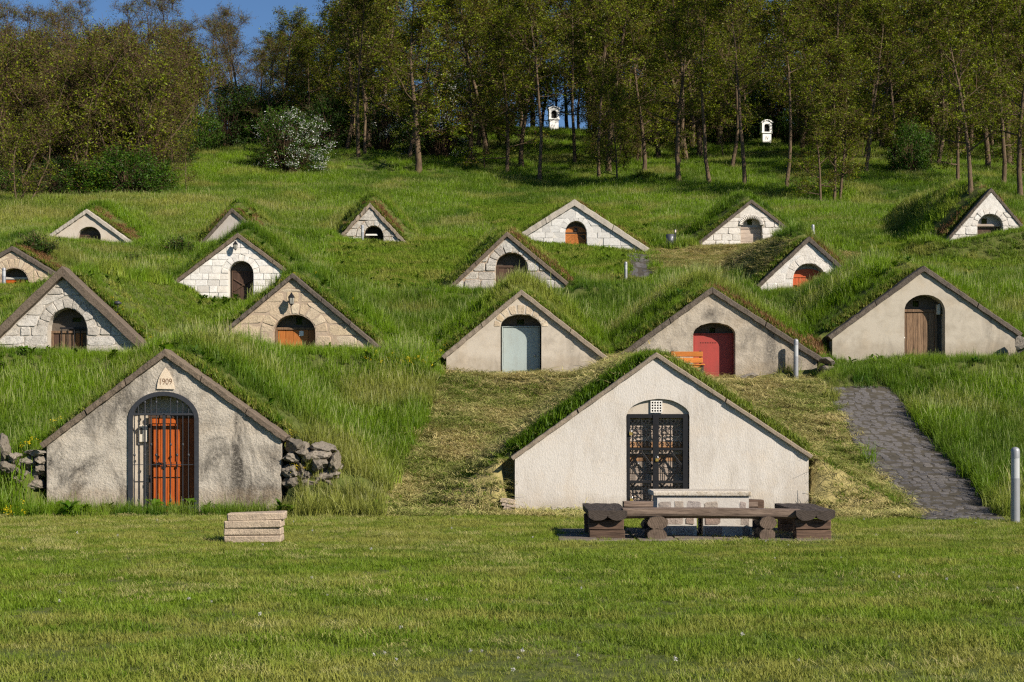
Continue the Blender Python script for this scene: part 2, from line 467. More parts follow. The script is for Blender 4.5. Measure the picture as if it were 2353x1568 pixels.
for nm, cc in (('log_end', (.16, .115, .085)), ('log_end_dark', (.075, .058, .048))):
    m, nt, b, out = nmat(nm)
    v = mapped(nt)
    wv = nd(nt, 'ShaderNodeTexWave', wave_type='RINGS', rings_direction='Y')
    wv.inputs['Scale'].default_value = 14; wv.inputs['Distortion'].default_value = 3
    nt.links.new(v, wv.inputs['Vector'])
    c = ramp(nt, wv.outputs['Fac'], [(.2, [x * .6 for x in cc]), (.8, cc)])
    n = noise(nt, v, 14, 5, .7)
    c = mix(nt, ramp(nt, n, [(.45, (0, 0, 0)), (.7, (.8,) * 3)]), c, [x * .4 for x in cc])
    nt.links.new(c, b.inputs['Base Color']); b.inputs['Roughness'].default_value = .9
    bump(nt, b, n, .6, .02)

def leaf_mat(name, c_lo, c_hi, trans=.3, dry=None, rough=.6, rnd_amt=1.0, tip=None, inst=True):
    m, nt, b, out = nmat(name)
    nt.nodes.remove(b)
    if inst:
        at = nd(nt, 'ShaderNodeAttribute', attribute_name='tint', attribute_type='INSTANCER')
        fac = at.outputs['Fac']
    else:
        at = nd(nt, 'ShaderNodeAttribute', attribute_name='lv', attribute_type='GEOMETRY')
        fac = at.outputs['Fac']
    c = mix(nt, fac, c_lo, c_hi)
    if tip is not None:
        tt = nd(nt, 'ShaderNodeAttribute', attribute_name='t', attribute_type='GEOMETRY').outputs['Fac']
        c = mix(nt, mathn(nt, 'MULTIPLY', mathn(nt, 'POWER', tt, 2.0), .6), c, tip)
    if dry is not None:
        dd = nd(nt, 'ShaderNodeAttribute', attribute_name='dry', attribute_type='INSTANCER').outputs['Fac']
        c = mix(nt, dd, c, dry)
    df = nd(nt, 'ShaderNodeBsdfDiffuse'); tr = nd(nt, 'ShaderNodeBsdfTranslucent')
    nt.links.new(c, df.inputs[0]); nt.links.new(c, tr.inputs[0])
    ms = nd(nt, 'ShaderNodeMixShader'); ms.inputs[0].default_value = trans
    nt.links.new(df.outputs[0], ms.inputs[1]); nt.links.new(tr.outputs[0], ms.inputs[2])
    gl = nd(nt, 'ShaderNodeBsdfGlossy'); gl.inputs['Roughness'].default_value = .5
    gl.inputs['Color'].default_value = (.9, .9, .9, 1)
    ms2 = nd(nt, 'ShaderNodeMixShader'); ms2.inputs[0].default_value = .012
    nt.links.new(ms.outputs[0], ms2.inputs[1]); nt.links.new(gl.outputs[0], ms2.inputs[2])
    nt.links.new(ms2.outputs[0], out.inputs[0])
    return m

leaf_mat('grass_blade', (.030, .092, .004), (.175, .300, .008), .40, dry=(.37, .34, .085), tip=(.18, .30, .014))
leaf_mat('grass_seed', (.15, .21, .04), (.27, .31, .10), .3, dry=(.38, .33, .15))
leaf_mat('hay_strand', (.19, .24, .045), (.56, .48, .20), .2, dry=(.58, .45, .22))
leaf_mat('petal_yellow', (.70, .50, .01), (.80, .62, .02), .2)
leaf_mat('puff_white', (.50, .48, .44), (.58, .56, .52), .2)
leaf_mat('leaf_olive', (.045, .062, .003), (.225, .270, .010), .34, inst=False)
leaf_mat('leaf_brownish', (.052, .042, .008), (.165, .140, .016), .32, inst=False)
leaf_mat('leaf_green', (.016, .050, .003), (.085, .180, .010), .30, inst=False)
leaf_mat('leaf_dark', (.010, .028, .004), (.040, .080, .010), .25, inst=False)
leaf_mat('blossom', (.62, .63, .58), (.80, .80, .76), .2, inst=False)
plain('twig', (.085, .052, .030), .9, 0, .3, 3)
m, nt, b, out = nmat('bark')
v = mapped(nt, (1, 1, .25))
n = noise(nt, v, 9, 6, .7, .5)
nt.links.new(ramp(nt, n, [(.3, (.045, .031, .020)), (.7, (.17, .118, .07))]), b.inputs['Base Color'])
b.inputs['Roughness'].default_value = .95
bump(nt, b, n, .9, .04)

# ------------------------------------------------------------------ mesh helpers
class MB:
    def __init__(s): s.v = []; s.f = []; s.m = []; s.sm = []
    def add(s, vs, fs, mi=0, smooth=False):
        o = len(s.v); s.v.extend([tuple(p) for p in vs])
        for f in fs:
            s.f.append(tuple(o + i for i in f)); s.m.append(mi); s.sm.append(smooth)
    def box(s, x0, x1, y0, y1, z0, z1, mi=0, jit=0.0):
        p = [(x, y, z) for x in (x0, x1) for y in (y0, y1) for z in (z0, z1)]
        if jit: p = [(a + rnd.uniform(-jit, jit), b + rnd.uniform(-jit, jit), c + rnd.uniform(-jit, jit)) for a, b, c in p]
        s.add(p, [(0, 1, 3, 2), (4, 6, 7, 5), (0, 4, 5, 1), (2, 3, 7, 6), (0, 2, 6, 4), (1, 5, 7, 3)], mi)
    def cbox(s, x0, x1, y0, y1, z0, z1, c=.012, mi=0, jit=0.0):
        """box with chamfered long edges on all twelve edges (convex hull of inset corners)"""
        vs = []
        idx = {}
        for i, x in enumerate((x0, x1)):
            for j, y in enumerate((y0, y1)):
                for k, z in enumerate((z0, z1)):
                    sx, sy, sz = (c if i == 0 else -c), (c if j == 0 else -c), (c if k == 0 else -c)
                    q = [rnd.uniform(-jit, jit) for _ in range(3)] if jit else (0, 0, 0)
                    for a in range(3):
                        p = [x + sx, y + sy, z + sz]
                        p[a] = (x, y, z)[a]
                        idx[(i, j, k, a)] = len(vs)
                        vs.append((p[0] + q[0], p[1] + q[1], p[2] + q[2]))
        F = []
        for i in (0, 1):
            q = [idx[(i, 0, 0, 0)], idx[(i, 0, 1, 0)], idx[(i, 1, 1, 0)], idx[(i, 1, 0, 0)]]; F.append(q if i == 0 else q[::-1])
            q = [idx[(0, i, 0, 1)], idx[(1, i, 0, 1)], idx[(1, i, 1, 1)], idx[(0, i, 1, 1)]]; F.append(q if i == 0 else q[::-1])
            q = [idx[(0, 0, i, 2)], idx[(0, 1, i, 2)], idx[(1, 1, i, 2)], idx[(1, 0, i, 2)]]; F.append(q if i == 0 else q[::-1])
        for i in (0, 1):
            for j in (0, 1):
                F.append([idx[(i, j, 0, 0)], idx[(i, j, 1, 0)], idx[(i, j, 1, 1)], idx[(i, j, 0, 1)]])
                F.append([idx[(i, 0, j, 0)], idx[(i, 1, j, 0)], idx[(i, 1, j, 2)], idx[(i, 0, j, 2)]])
                F.append([idx[(0, i, j, 1)], idx[(1, i, j, 1)], idx[(1, i, j, 2)], idx[(0, i, j, 2)]])
                for k in (0, 1):
                    F.append([idx[(i, j, k, 0)], idx[(i, j, k, 1)], idx[(i, j, k, 2)]])
        s.add(vs, F, mi)
    def prism(s, poly, y0, y1, mi=0):
        """poly of (x, z), extruded along y"""
        n = len(poly)
        vs = [(x, y0, z) for x, z in poly] + [(x, y1, z) for x, z in poly]
        fs = [tuple(range(n)), tuple(range(2 * n - 1, n - 1, -1))]
        fs += [(i, i + n, (i + 1) % n + n, (i + 1) % n) for i in range(n)]
        s.add(vs, fs, mi)
    def tube(s, pts, r, sides=6, mi=0, smooth=True, cap=True):
        pts = [Vector(p) for p in pts]
        n = len(pts)
        rr = r if isinstance(r, (list, tuple)) else [r] * n
        rings = []
        t0 = (pts[1] - pts[0]).normalized()
        ref = Vector((0, 0, 1)) if abs(t0.z) < .9 else Vector((1, 0, 0))
        for i in range(n):
            t = (pts[min(i + 1, n - 1)] - pts[max(i - 1, 0)]).normalized()
            a = t.cross(ref)
            if a.length < 1e-4: a = t.orthogonal()
            a.normalize(); b = t.cross(a).normalized()
            ref = -b if False else ref
            rings.append([pts[i] + (a * math.cos(2 * PI * k / sides) + b * math.sin(2 * PI * k / sides)) * rr[i] for k in range(sides)])
        vs = [p for r_ in rings for p in r_]
        fs = []
        for i in range(n - 1):
            for k in range(sides):
                k2 = (k + 1) % sides
                fs.append((i * sides + k, i * sides + k2, (i + 1) * sides + k2, (i + 1) * sides + k))
        s.add(vs, fs, mi, smooth)
        if cap:
            s.add([p for p in rings[0]], [tuple(range(sides))[::-1]], mi)
            s.add([p for p in rings[-1]], [tuple(range(sides))], mi)
    def lathe(s, prof, sides=20, cx=0, cy=0, mi=0, smooth=True):
        vs = [(cx + r * math.cos(2 * PI * k / sides), cy + r * math.sin(2 * PI * k / sides), z) for r, z in prof for k in range(sides)]
        fs = []
        for i in range(len(prof) - 1):
            for k in range(sides):
                k2 = (k + 1) % sides
                fs.append((i * sides + k, i * sides + k2, (i + 1) * sides + k2, (i + 1) * sides + k))
        s.add(vs, fs, mi, smooth)
        n = len(prof)
        s.add(vs[:sides], [tuple(range(sides))[::-1]], mi)
        s.add(vs[(n - 1) * sides:], [tuple(range(sides))], mi)
    def build(s, name, mats, parent=None, link=True):
        me = bpy.data.meshes.new(name)
        me.from_pydata(s.v, [], s.f)
        if isinstance(mats, str): mats = [mats]
        for q in mats: me.materials.append(MATS[q])
        me.polygons.foreach_set('material_index', s.m)
        me.polygons.foreach_set('use_smooth', s.sm)
        me.update()
        o = bpy.data.objects.new(name, me)
        if link: COL.objects.link(o)
        if parent is not None: o.parent = parent
        return o

def empty(name, loc, label=None, cat=None, group=None, rz=0.0):
    o = bpy.data.objects.new(name, None)
    o.empty_display_size = .3
    o.location = loc
    o.rotation_euler = (0, 0, rz)
    COL.objects.link(o)
    if label: tag(o, label, cat, group)
    return o

def tag(o, label=None, cat=None, group=None, kind=None):
    if label: o['label'] = label
    if cat: o['category'] = cat
    if group: o['group'] = group
    if kind: o['kind'] = kind
    return o

def copy_tree(o, parent=None):
    c = o.copy(); COL.objects.link(c); c.parent = parent
    for ch in o.children: copy_tree(ch, c)
    return c

def mesh_np(name, verts, faces, mats, midx=None, smooth=False, attrs=None):
    """fast mesh from numpy; faces (N,k)"""
    me = bpy.data.meshes.new(name)
    nv, nf = len(verts), len(faces)
    k = faces.shape[1]
    me.vertices.add(nv); me.loops.add(nf * k); me.polygons.add(nf)
    me.vertices.foreach_set('co', np.asarray(verts, np.float32).ravel())
    me.loops.foreach_set('vertex_index', np.asarray(faces, np.int32).ravel())
    me.polygons.foreach_set('loop_start', np.arange(0, nf * k, k, dtype=np.int32))
    me.polygons.foreach_set('loop_total', np.full(nf, k, np.int32))
    for q in mats: me.materials.append(MATS[q])
    if midx is not None: me.polygons.foreach_set('material_index', np.asarray(midx, np.int32))
    me.polygons.foreach_set('use_smooth', np.full(nf, smooth, bool))
    for an, av in (attrs or {}).items():
        a = me.attributes.new(an, 'FLOAT', 'POINT')
        a.data.foreach_set('value', np.asarray(av, np.float32))
    me.update(calc_edges=True)
    return me

# ------------------------------------------------------------------ zones of the ground (measured outlines, carried onto the terrain)
PATH1_L = [(1905, 893), (1935, 960), (1968, 1020), (2010, 1075), (2060, 1135), (2098, 1172), (2125, 1196)]
PATH1_R = [(2048, 893), (2098, 960), (2160, 1030), (2205, 1080), (2252, 1135), (2285, 1170), (2312, 1200)]
PATH1 = PATH1_L + PATH1_R[::-1]
PATH2 = [(1424, 583), (1491, 579), (1497, 606), (1500, 636), (1492, 640), (1446, 640), (1444, 606)]
HAY = [
 [(1030, 836), (1150, 838), (1260, 832), (1400, 815), (1500, 795), (1560, 800), (1650, 848), (1740, 862), (1845, 864), (1905, 890), (1950, 985), (2000, 1060), (2060, 1135), (2125, 1196), (2125, 1230), (860, 1230), (872, 1190), (905, 1110), (940, 1040), (985, 950)],
 [(1497, 578), (1600, 566), (1700, 552), (1850, 548), (1850, 560), (1775, 632), (1640, 640), (1500, 628)],
 [(1905, 575), (1995, 588), (2010, 615), (1958, 626)],
]
SHORT = [
 [(215, 625), (350, 655), (520, 650), (650, 662), (490, 778), (420, 800), (345, 800)],
 [(-60, 650), (120, 640), (60, 700), (-60, 760)],
 [(760, 562), (1000, 560), (1140, 540), (1040, 668), (930, 690), (760, 665)],
 [(1060, 478), (1200, 470), (1500, 490), (1500, 580), (1430, 660), (1230, 630), (1150, 560)],
 [(1400, 636), (1530, 630), (1530, 668), (1400, 668)],
 [(1960, 565), (2180, 560), (2420, 520), (2420, 640), (2200, 650), (1990, 615)],
]
def project(x, y, z): return UC + x * FPX / y, VH - (z - EYE) * FPX / y

def zones(x, y, z):
    """returns weights: lawn, hay, short, path as booleans"""
    yy = np.maximum(y, 3.0)
    u, v = project(x, yy, z)
    ju = (vnoise(x * 2.2, y * 2.2, 77) - .5) * 26
    lawn = y < 27.75 + (vnoise(x * 1.3, y * 0 + 1, 5) - .5) * .5
    hay = np.zeros(x.shape, bool); short = np.zeros(x.shape, bool)
    for p in HAY: hay |= inpoly(u + ju, v, p)
    for p in SHORT: short |= inpoly(u + ju, v + ju * .3, p)
    path = inpoly(u + ju * .45, v, PATH1) | inpoly(u + ju * .3, v, PATH2)
    hay &= ~lawn; short &= ~(lawn | hay)
    path &= (y > 25) & (y < 90)
    return lawn, hay, short, path

# ------------------------------------------------------------------ ground mesh
ys = np.concatenate([np.arange(-40, 8, 4.0), np.arange(8, 28, .5), np.arange(28, 92, .33), np.arange(92, 220, 1.2), np.arange(220, 420, 8.0), [480., 600., 900.]])
cds = sorted(set(c['d'] for c in CEL.values()))
ys = [y for y in ys if all(abs(y - q) > 1.0 for q in cds)]
for q0 in cds:
    ys += [q0 + q for q in (-.95, -.6, -.3, -.1, .1, .3, .43, .46, .50, .54, .58, .62, .66, .8, .97)]
ys = np.array(sorted(ys))
keep = [0]
for i in range(1, len(ys)):
    if ys[i] - ys[keep[-1]] > .012: keep.append(i)
ys = ys[keep]
xs = np.concatenate([[-700, -450, -300, -220, -170, -140, -120], np.arange(-105, -32, 2.0), np.arange(-32, 32.01, .2), np.arange(34, 106, 2.0), [120, 140, 170, 220, 300, 450, 700]])
GX, GY = np.meshgrid(xs, ys)
GZ = terrain(GX, GY)
def lookup(x, y):
    x = np.clip(np.asarray(x, float), xs[0], xs[-1] - 1e-6); y = np.clip(np.asarray(y, float), ys[0], ys[-1] - 1e-6)
    i = np.clip(np.searchsorted(xs, x, 'right') - 1, 0, len(xs) - 2); j = np.clip(np.searchsorted(ys, y, 'right') - 1, 0, len(ys) - 2)
    fx = (x - xs[i]) / (xs[i + 1] - xs[i]); fy = (y - ys[j]) / (ys[j + 1] - ys[j])
    return (GZ[j, i] * (1 - fx) + GZ[j, i + 1] * fx) * (1 - fy) + (GZ[j + 1, i] * (1 - fx) + GZ[j + 1, i + 1] * fx) * fy
def ground_at(x, y): return float(lookup(x, y))
def ray(u, v, d0=8.0, d1=260.0):
    ds = np.concatenate([np.arange(d0, 100, .04), np.arange(100, d1, .2)])
    x = (u - UC) * ds / FPX
    zz = EYE - (v - VH) * ds / FPX
    h = lookup(x, ds)
    hit = np.nonzero(h >= zz)[0]
    i = hit[0] if len(hit) else len(ds) - 1
    return Vector((x[i], ds[i], h[i]))
zl, zh, zs_, zp = zones(GX.ravel(), GY.ravel(), GZ.ravel())
# sink the ground below the paving so that the stones sit in it
nx, ny = len(xs), len(ys)
verts = np.stack([GX.ravel(), GY.ravel(), GZ.ravel()], 1)
ii = (np.arange(ny - 1)[:, None] * nx + np.arange(nx - 1)[None, :]).ravel()
faces = np.stack([ii, ii + 1, ii + nx + 1, ii + nx], 1)
m, nt, b, out = nmat('ground_soil')
v = mapped(nt)
n1 = noise(nt, v, .7, 6, .7); n2 = noise(nt, v, 9, 5, .7)
hayf = nd(nt, 'ShaderNodeAttribute', attribute_name='hay').outputs['Fac']
g = ramp(nt, n2, [(.3, (.050, .075, .010)), (.7, (.115, .125, .030))])
g = mix(nt, ramp(nt, n1, [(.5, (0, 0, 0)), (.7, (.5,) * 3)]), g, (.12, .10, .04))
h = ramp(nt, n2, [(.3, (.20, .175, .065)), (.7, (.38, .31, .13))])
nt.links.new(mix(nt, hayf, g, h), b.inputs['Base Color'])
b.inputs['Roughness'].default_value = 1
bump(nt, b, noise(nt, v, 14, 5, .7), .7, .05)
me = mesh_np('ground', verts, faces, ['ground_soil'], smooth=True, attrs={'hay': zh.astype(float)})
ground = bpy.data.objects.new('ground', me)
COL.objects.link(ground)
tag(ground, kind='structure')

# ------------------------------------------------------------------ paving: each stone set on the slope
def pave(name, left, right, rows, seed, step_u, mat='cobble', maxn=300):
    r = random.Random(seed)
    root = empty(name, (0, 0, 0))
    tag(root, kind='structure')
    L = [ray(*p) for p in left]; R = [ray(*p) for p in right]
    def along(P, t):
        d = [0]
        for i in range(1, len(P)): d.append(d[-1] + (P[i] - P[i - 1]).length)
        q = t * d[-1]
        for i in range(1, len(P)):
            if q <= d[i] + 1e-6:
                f = (q - d[i - 1]) / max(1e-6, d[i] - d[i - 1])
                return P[i - 1].lerp(P[i], f)
        return P[-1]
    # bed
    mb = MB(); N = 40; M = 6
    vs = []
    for i in range(N + 1):
        a, b_ = along(L, i / N), along(R, i / N)
        for j in range(M + 1):
            p = a.lerp(b_, -.03 + 1.06 * j / M)
            vs.append((p.x, p.y, ground_at(p.x, p.y) + .012))
    fs = [(i * (M + 1) + j, i * (M + 1) + j + 1, (i + 1) * (M + 1) + j + 1, (i + 1) * (M + 1) + j) for i in range(N) for j in range(M)]
    mb.add(vs, fs)
    bed = mb.build('bed', 'earth', root)
    cnt = 0
    rest = MB()
    for i in range(rows - 1, -1, -1):
        t0, t1 = i / rows, (i + 1) / rows
        s = r.uniform(-.06, 0)
        while s < 1:
            w = r.uniform(*step_u)
            e = s + w
            quad = []
            for (tt, ss) in ((t0, s), (t0, e), (t1, e), (t1, s)):
                tt2 = tt + r.uniform(-.18, .18) / rows
                ss2 = min(1.03, max(-.03, ss + r.uniform(-.16, .16) * w))
                tt2 = min(1, max(0, tt2))
                a, b_ = along(L, tt2), along(R, tt2)
                quad.append(a.lerp(b_, ss2))
            cen = sum(quad, Vector()) / 4
            pts = []
            for k in range(4):                       # corners cut
                p, q = quad[k], quad[(k + 1) % 4]
                pts.append(p.lerp(q, .22)); pts.append(p.lerp(q, .78))
            top = r.uniform(.008, .024)
            tilt = (r.uniform(-.03, .03), r.uniform(-.03, .03))
            gz0 = ground_at(cen.x, cen.y)
            m2 = MB()
            vs = []
            for sc_, hh in ((.95, -.03), (.93, top * .65), (.80, top)):
                for p in pts:
                    x = cen.x + (p.x - cen.x) * sc_; y = cen.y + (p.y - cen.y) * sc_
                    zz = ground_at(x, y) + hh + tilt[0] * (x - cen.x) + tilt[1] * (y - cen.y)
                    vs.append((x - cen.x, y - cen.y, zz - gz0))
            n = len(pts)
            fs = [(a * n + k, a * n + (k + 1) % n, (a + 1) * n + (k + 1) % n, (a + 1) * n + k) for a in (0, 1) for k in range(n)]
            fs.append(tuple(2 * n + k for k in range(n)))
            if cnt < maxn:
                m2.add(vs, fs)
                o = m2.build('paving_stone', mat, root)
                o.location = (cen.x, cen.y, gz0)
            else:
                rest.add([(q[0] + cen.x, q[1] + cen.y, q[2] + gz0) for q in vs], fs)
            cnt += 1
            s = e
    if rest.v:
        tag(rest.build('far_paving_stones', mat, root), kind='stuff')
    return root

pave('paved_path', PATH1_L, PATH1_R, 66, 5, (.085, .15), maxn=300)
pave('upper_path', [(1424, 583), (1436, 600), (1446, 640)], [(1491, 579), (1497, 606), (1498, 640)], 9, 6, (.14, .26), maxn=60)

# ------------------------------------------------------------------ cellar fronts
def arch_pts(x0, x1, zs, zt, n=14):
    """from right spring over the top to left spring"""
    cx, a, b_ = (x0 + x1) / 2, (x1 - x0) / 2, zt - zs
    return [(cx + a * math.cos(PI * i / n), zs + b_ * math.sin(PI * i / n)) for i in range(n + 1)]

def clip_half(poly, nx_, nz_, c_):
    """keep nx*x + nz*z <= c"""
    out = []
    for i in range(len(poly)):
        p, q = poly[i], poly[(i + 1) % len(poly)]
        dp = nx_ * p[0] + nz_ * p[1] - c_; dq = nx_ * q[0] + nz_ * q[1] - c_
        if dp <= 0: out.append(p)
        if (dp < 0 < dq) or (dq < 0 < dp):
            t = dp / (dp - dq)
            out.append((p[0] + (q[0] - p[0]) * t, p[1] + (q[1] - p[1]) * t))
    return out

def parea(p):
    return .5 * abs(sum(p[i][0] * p[(i + 1) % len(p)][1] - p[(i + 1) % len(p)][0] * p[i][1] for i in range(len(p))))

def dedupe(p, eps=.012):
    o = []
    for q in p:
        if not o or math.hypot(q[0] - o[-1][0], q[1] - o[-1][1]) > eps: o.append(q)
    if len(o) > 2 and math.hypot(o[0][0] - o[-1][0], o[0][1] - o[-1][1]) < eps: o.pop()
    return o

def stone_piece(poly, name, mat, parent, proud=.025, cham=.02, round_=True, jit=.006, gap=.0, yo=0.0):
    poly = dedupe(poly)
    if len(poly) < 3: return None
    cx = sum(p[0] for p in poly) / len(poly); cz = sum(p[1] for p in poly) / len(poly)
    size = math.sqrt(parea(poly))
    if size < .05: return None
    sc0 = max(.55, 1 - gap / size)
    pts = [(cx + (x - cx) * sc0, cz + (z - cz) * sc0) for x, z in poly]
    if round_:
        q = []
        n = len(pts)
        for i in range(n):
            a, b_ = pts[i], pts[(i + 1) % n]
            e0, e1 = rnd.uniform(.05, .20), rnd.uniform(.05, .20)
            q.append((a[0] * (1 - e0) + b_[0] * e0, a[1] * (1 - e0) + b_[1] * e0))
            q.append((a[0] * e1 + b_[0] * (1 - e1), a[1] * e1 + b_[1] * (1 - e1)))
        pts = q
    n = len(pts)
    s1 = max(.5, 1 - 2 * cham / size)
    pr = proud * rnd.uniform(.55, 1.5)
    tx, tz = rnd.uniform(-.05, .05), rnd.uniform(-.05, .05)
    vs = []
    for x, z in pts: vs.append((x - cx, .03 + yo, z - cz))
    for x, z in pts: vs.append((x - cx + rnd.uniform(-jit, jit), yo - pr * .45, z - cz + rnd.uniform(-jit, jit)))
    for x, z in pts:
        xx, zz = (x - cx) * s1, (z - cz) * s1
        vs.append((xx, yo - pr + xx * tx + zz * tz + rnd.uniform(-jit, jit) * .5, zz))
    vs.append((0, yo - pr * 1.12, 0))
    fs = [(a * n + k, a * n + (k + 1) % n, (a + 1) * n + (k + 1) % n, (a + 1) * n + k) for a in (0, 1) for k in range(n)]
    fs += [(2 * n + k, 2 * n + (k + 1) % n, 3 * n) for k in range(n)]
    mb = MB(); mb.add(vs, fs, 0, False)
    o = mb.build(name, mat, parent)
    o.location = (cx, 0, cz)
    return o

DARK = 'void'
def front(key, label, wall_mat, cop_mat, masonry=None, cop_n=2, rough_cop=False, eave_drop=0.0, wall_in=.05, group='cellar fronts set in the hillside'):
    c = CEL[key]; d = c['d']; t = c['t']
    xa, zg = c['xa'], c['zg']
    root = empty('cellar_front', (xa, d, zg), label, 'cellar', group)
    lx = lambda x: x - xa
    A = (0.0, c['za'] - zg)
    L = (c['xl'] - xa, c['zl'] - zg); R = (c['xr'] - xa, c['zr'] - zg)
    # inner edge of the coping
    def inner(P, sgn):
        dx, dz = P[0] - A[0], P[1] - A[1]
        ln = math.hypot(dx, dz)
        nrm = (dz / ln * sgn, -dx / ln * sgn)       # pointing down/inwards
        if nrm[1] > 0: nrm = (-nrm[0], -nrm[1])
        return (P[0] + nrm[0] * t, P[1] + nrm[1] * t), (dx / ln, dz / ln), nrm
    Li, ld, ln_ = inner(L, 1); Ri, rd, rn_ = inner(R, 1)
    # inner apex: intersection of the two inner lines
    det = ld[0] * (-rd[1]) + rd[0] * ld[1]
    bx, bz = Ri[0] - Li[0], Ri[1] - Li[1]
    s_ = (bx * (-rd[1]) + rd[0] * bz) / det
    Ai = (Li[0] + ld[0] * s_, Li[1] + ld[1] * s_)
    # coping slabs
    for P, Pi, sd in ((L, Li, -1), (R, Ri, 1)):
        nseg = cop_n
        cuts = [0] + sorted([(i + rnd.uniform(-.12, .12)) / nseg for i in range(1, nseg)]) + [1]
        for i in range(nseg):
            a, b_ = cuts[i] + (.004 if i else 0), cuts[i + 1] - (.004 if i < nseg - 1 else 0)
            q0 = (A[0] + (P[0] - A[0]) * a, A[1] + (P[1] - A[1]) * a); q1 = (A[0] + (P[0] - A[0]) * b_, A[1] + (P[1] - A[1]) * b_)
            r0 = (Ai[0] + (Pi[0] - Ai[0]) * a, Ai[1] + (Pi[1] - Ai[1]) * a); r1 = (Ai[0] + (Pi[0] - Ai[0]) * b_, Ai[1] + (Pi[1] - Ai[1]) * b_)
            ov = c['ov'] + rnd.uniform(-.008, .008)
            mb = MB()
            nsub = 12 if not rough_cop else 4
            amp = min(.013, t * .075) if not rough_cop else .05
            top, bot = [], []
            for k in range(nsub + 1):
                f = k / nsub
                w = amp if 0 < k < nsub else amp * .3
                if k == 0 and i == 0: w = 0
                top.append((q0[0] + (q1[0] - q0[0]) * f, q0[1] + (q1[1] - q0[1]) * f + rnd.uniform(-w, w)))
                bot.append((r0[0] + (r1[0] - r0[0]) * f, r0[1] + (r1[1] - r0[1]) * f + rnd.uniform(-w, w)))
            n = nsub + 1
            vs = []
            for k in range(n):
                e = rnd.uniform(-.010, .010) if not rough_cop else rnd.uniform(-.03, .03)
                tz_, bz_ = top[k], bot[k]
                ch = min(.02, t * .2)
                vs += [(tz_[0], .52, tz_[1]), (tz_[0], -ov + ch + e, tz_[1]), (tz_[0] * .9 + bz_[0] * .1, -ov + e, tz_[1] - ch), (bz_[0], -ov + e, bz_[1] + ch * .4), (bz_[0], -ov + ch * .4 + e, bz_[1]), (bz_[0], .52, bz_[1])]
            fs = []
            for k in range(n - 1):
                for j in range(6):
                    j2 = (j + 1) % 6
                    fs.append((k * 6 + j, k * 6 + j2, (k + 1) * 6 + j2, (k + 1) * 6 + j))
            fs.append(tuple(range(6))); fs.append(tuple((n - 1) * 6 + j for j in range(6))[::-1])
            mb.add(vs, fs)
            mb.build('coping_slab', cop_mat, root)
    # wall
    zb = min(c['zgl'], c['zgr']) - zg - .7
    xl, xr = Li[0] + wall_in, Ri[0] - wall_in
    kl = (Ai[1] - Li[1]) / (Ai[0] - Li[0]); kr = (Ai[1] - Ri[1]) / (Ri[0] - Ai[0])
    eps = .015
    poly = [(xl, zb), (xl, Ai[1] - kl * (Ai[0] - xl) + eps), (Ai[0], Ai[1] + eps), (xr, Ai[1] - kr * (xr - Ai[0]) + eps), (xr, zb)]
    info = dict(root=root, zb=zb, xl=xl, xr=xr, Ai=Ai, kl=kl, kr=kr, c=c, d=d)
    mb = MB()
    if c['op']:
        x0, x1 = X(c['op'][0], d) - xa, X(c['op'][1], d) - xa
        zt, zs = Z(c['op'][2], d) - zg, Z(c['op'][3], d) - zg
        info.update(x0=x0, x1=x1, zt=zt, zs=zs)
        ap = arch_pts(x0, x1, zs, zt)
        ap = [(x + rnd.uniform(-.008, .008), z + rnd.uniform(-.008, .008)) for x, z in ap]
        poly2 = poly + [(x1, zb)] + ap + [(x0, zb)]
        mb.prism(poly2, 0, .42)
    else:
        mb.prism(poly, 0, .42)
    me_o = mb.build('wall', wall_mat, root)
    bmt = me_o.modifiers.new('tri', 'TRIANGULATE')
    info['wall'] = me_o
    if masonry:
        lay_stones(info, **masonry)
    return info

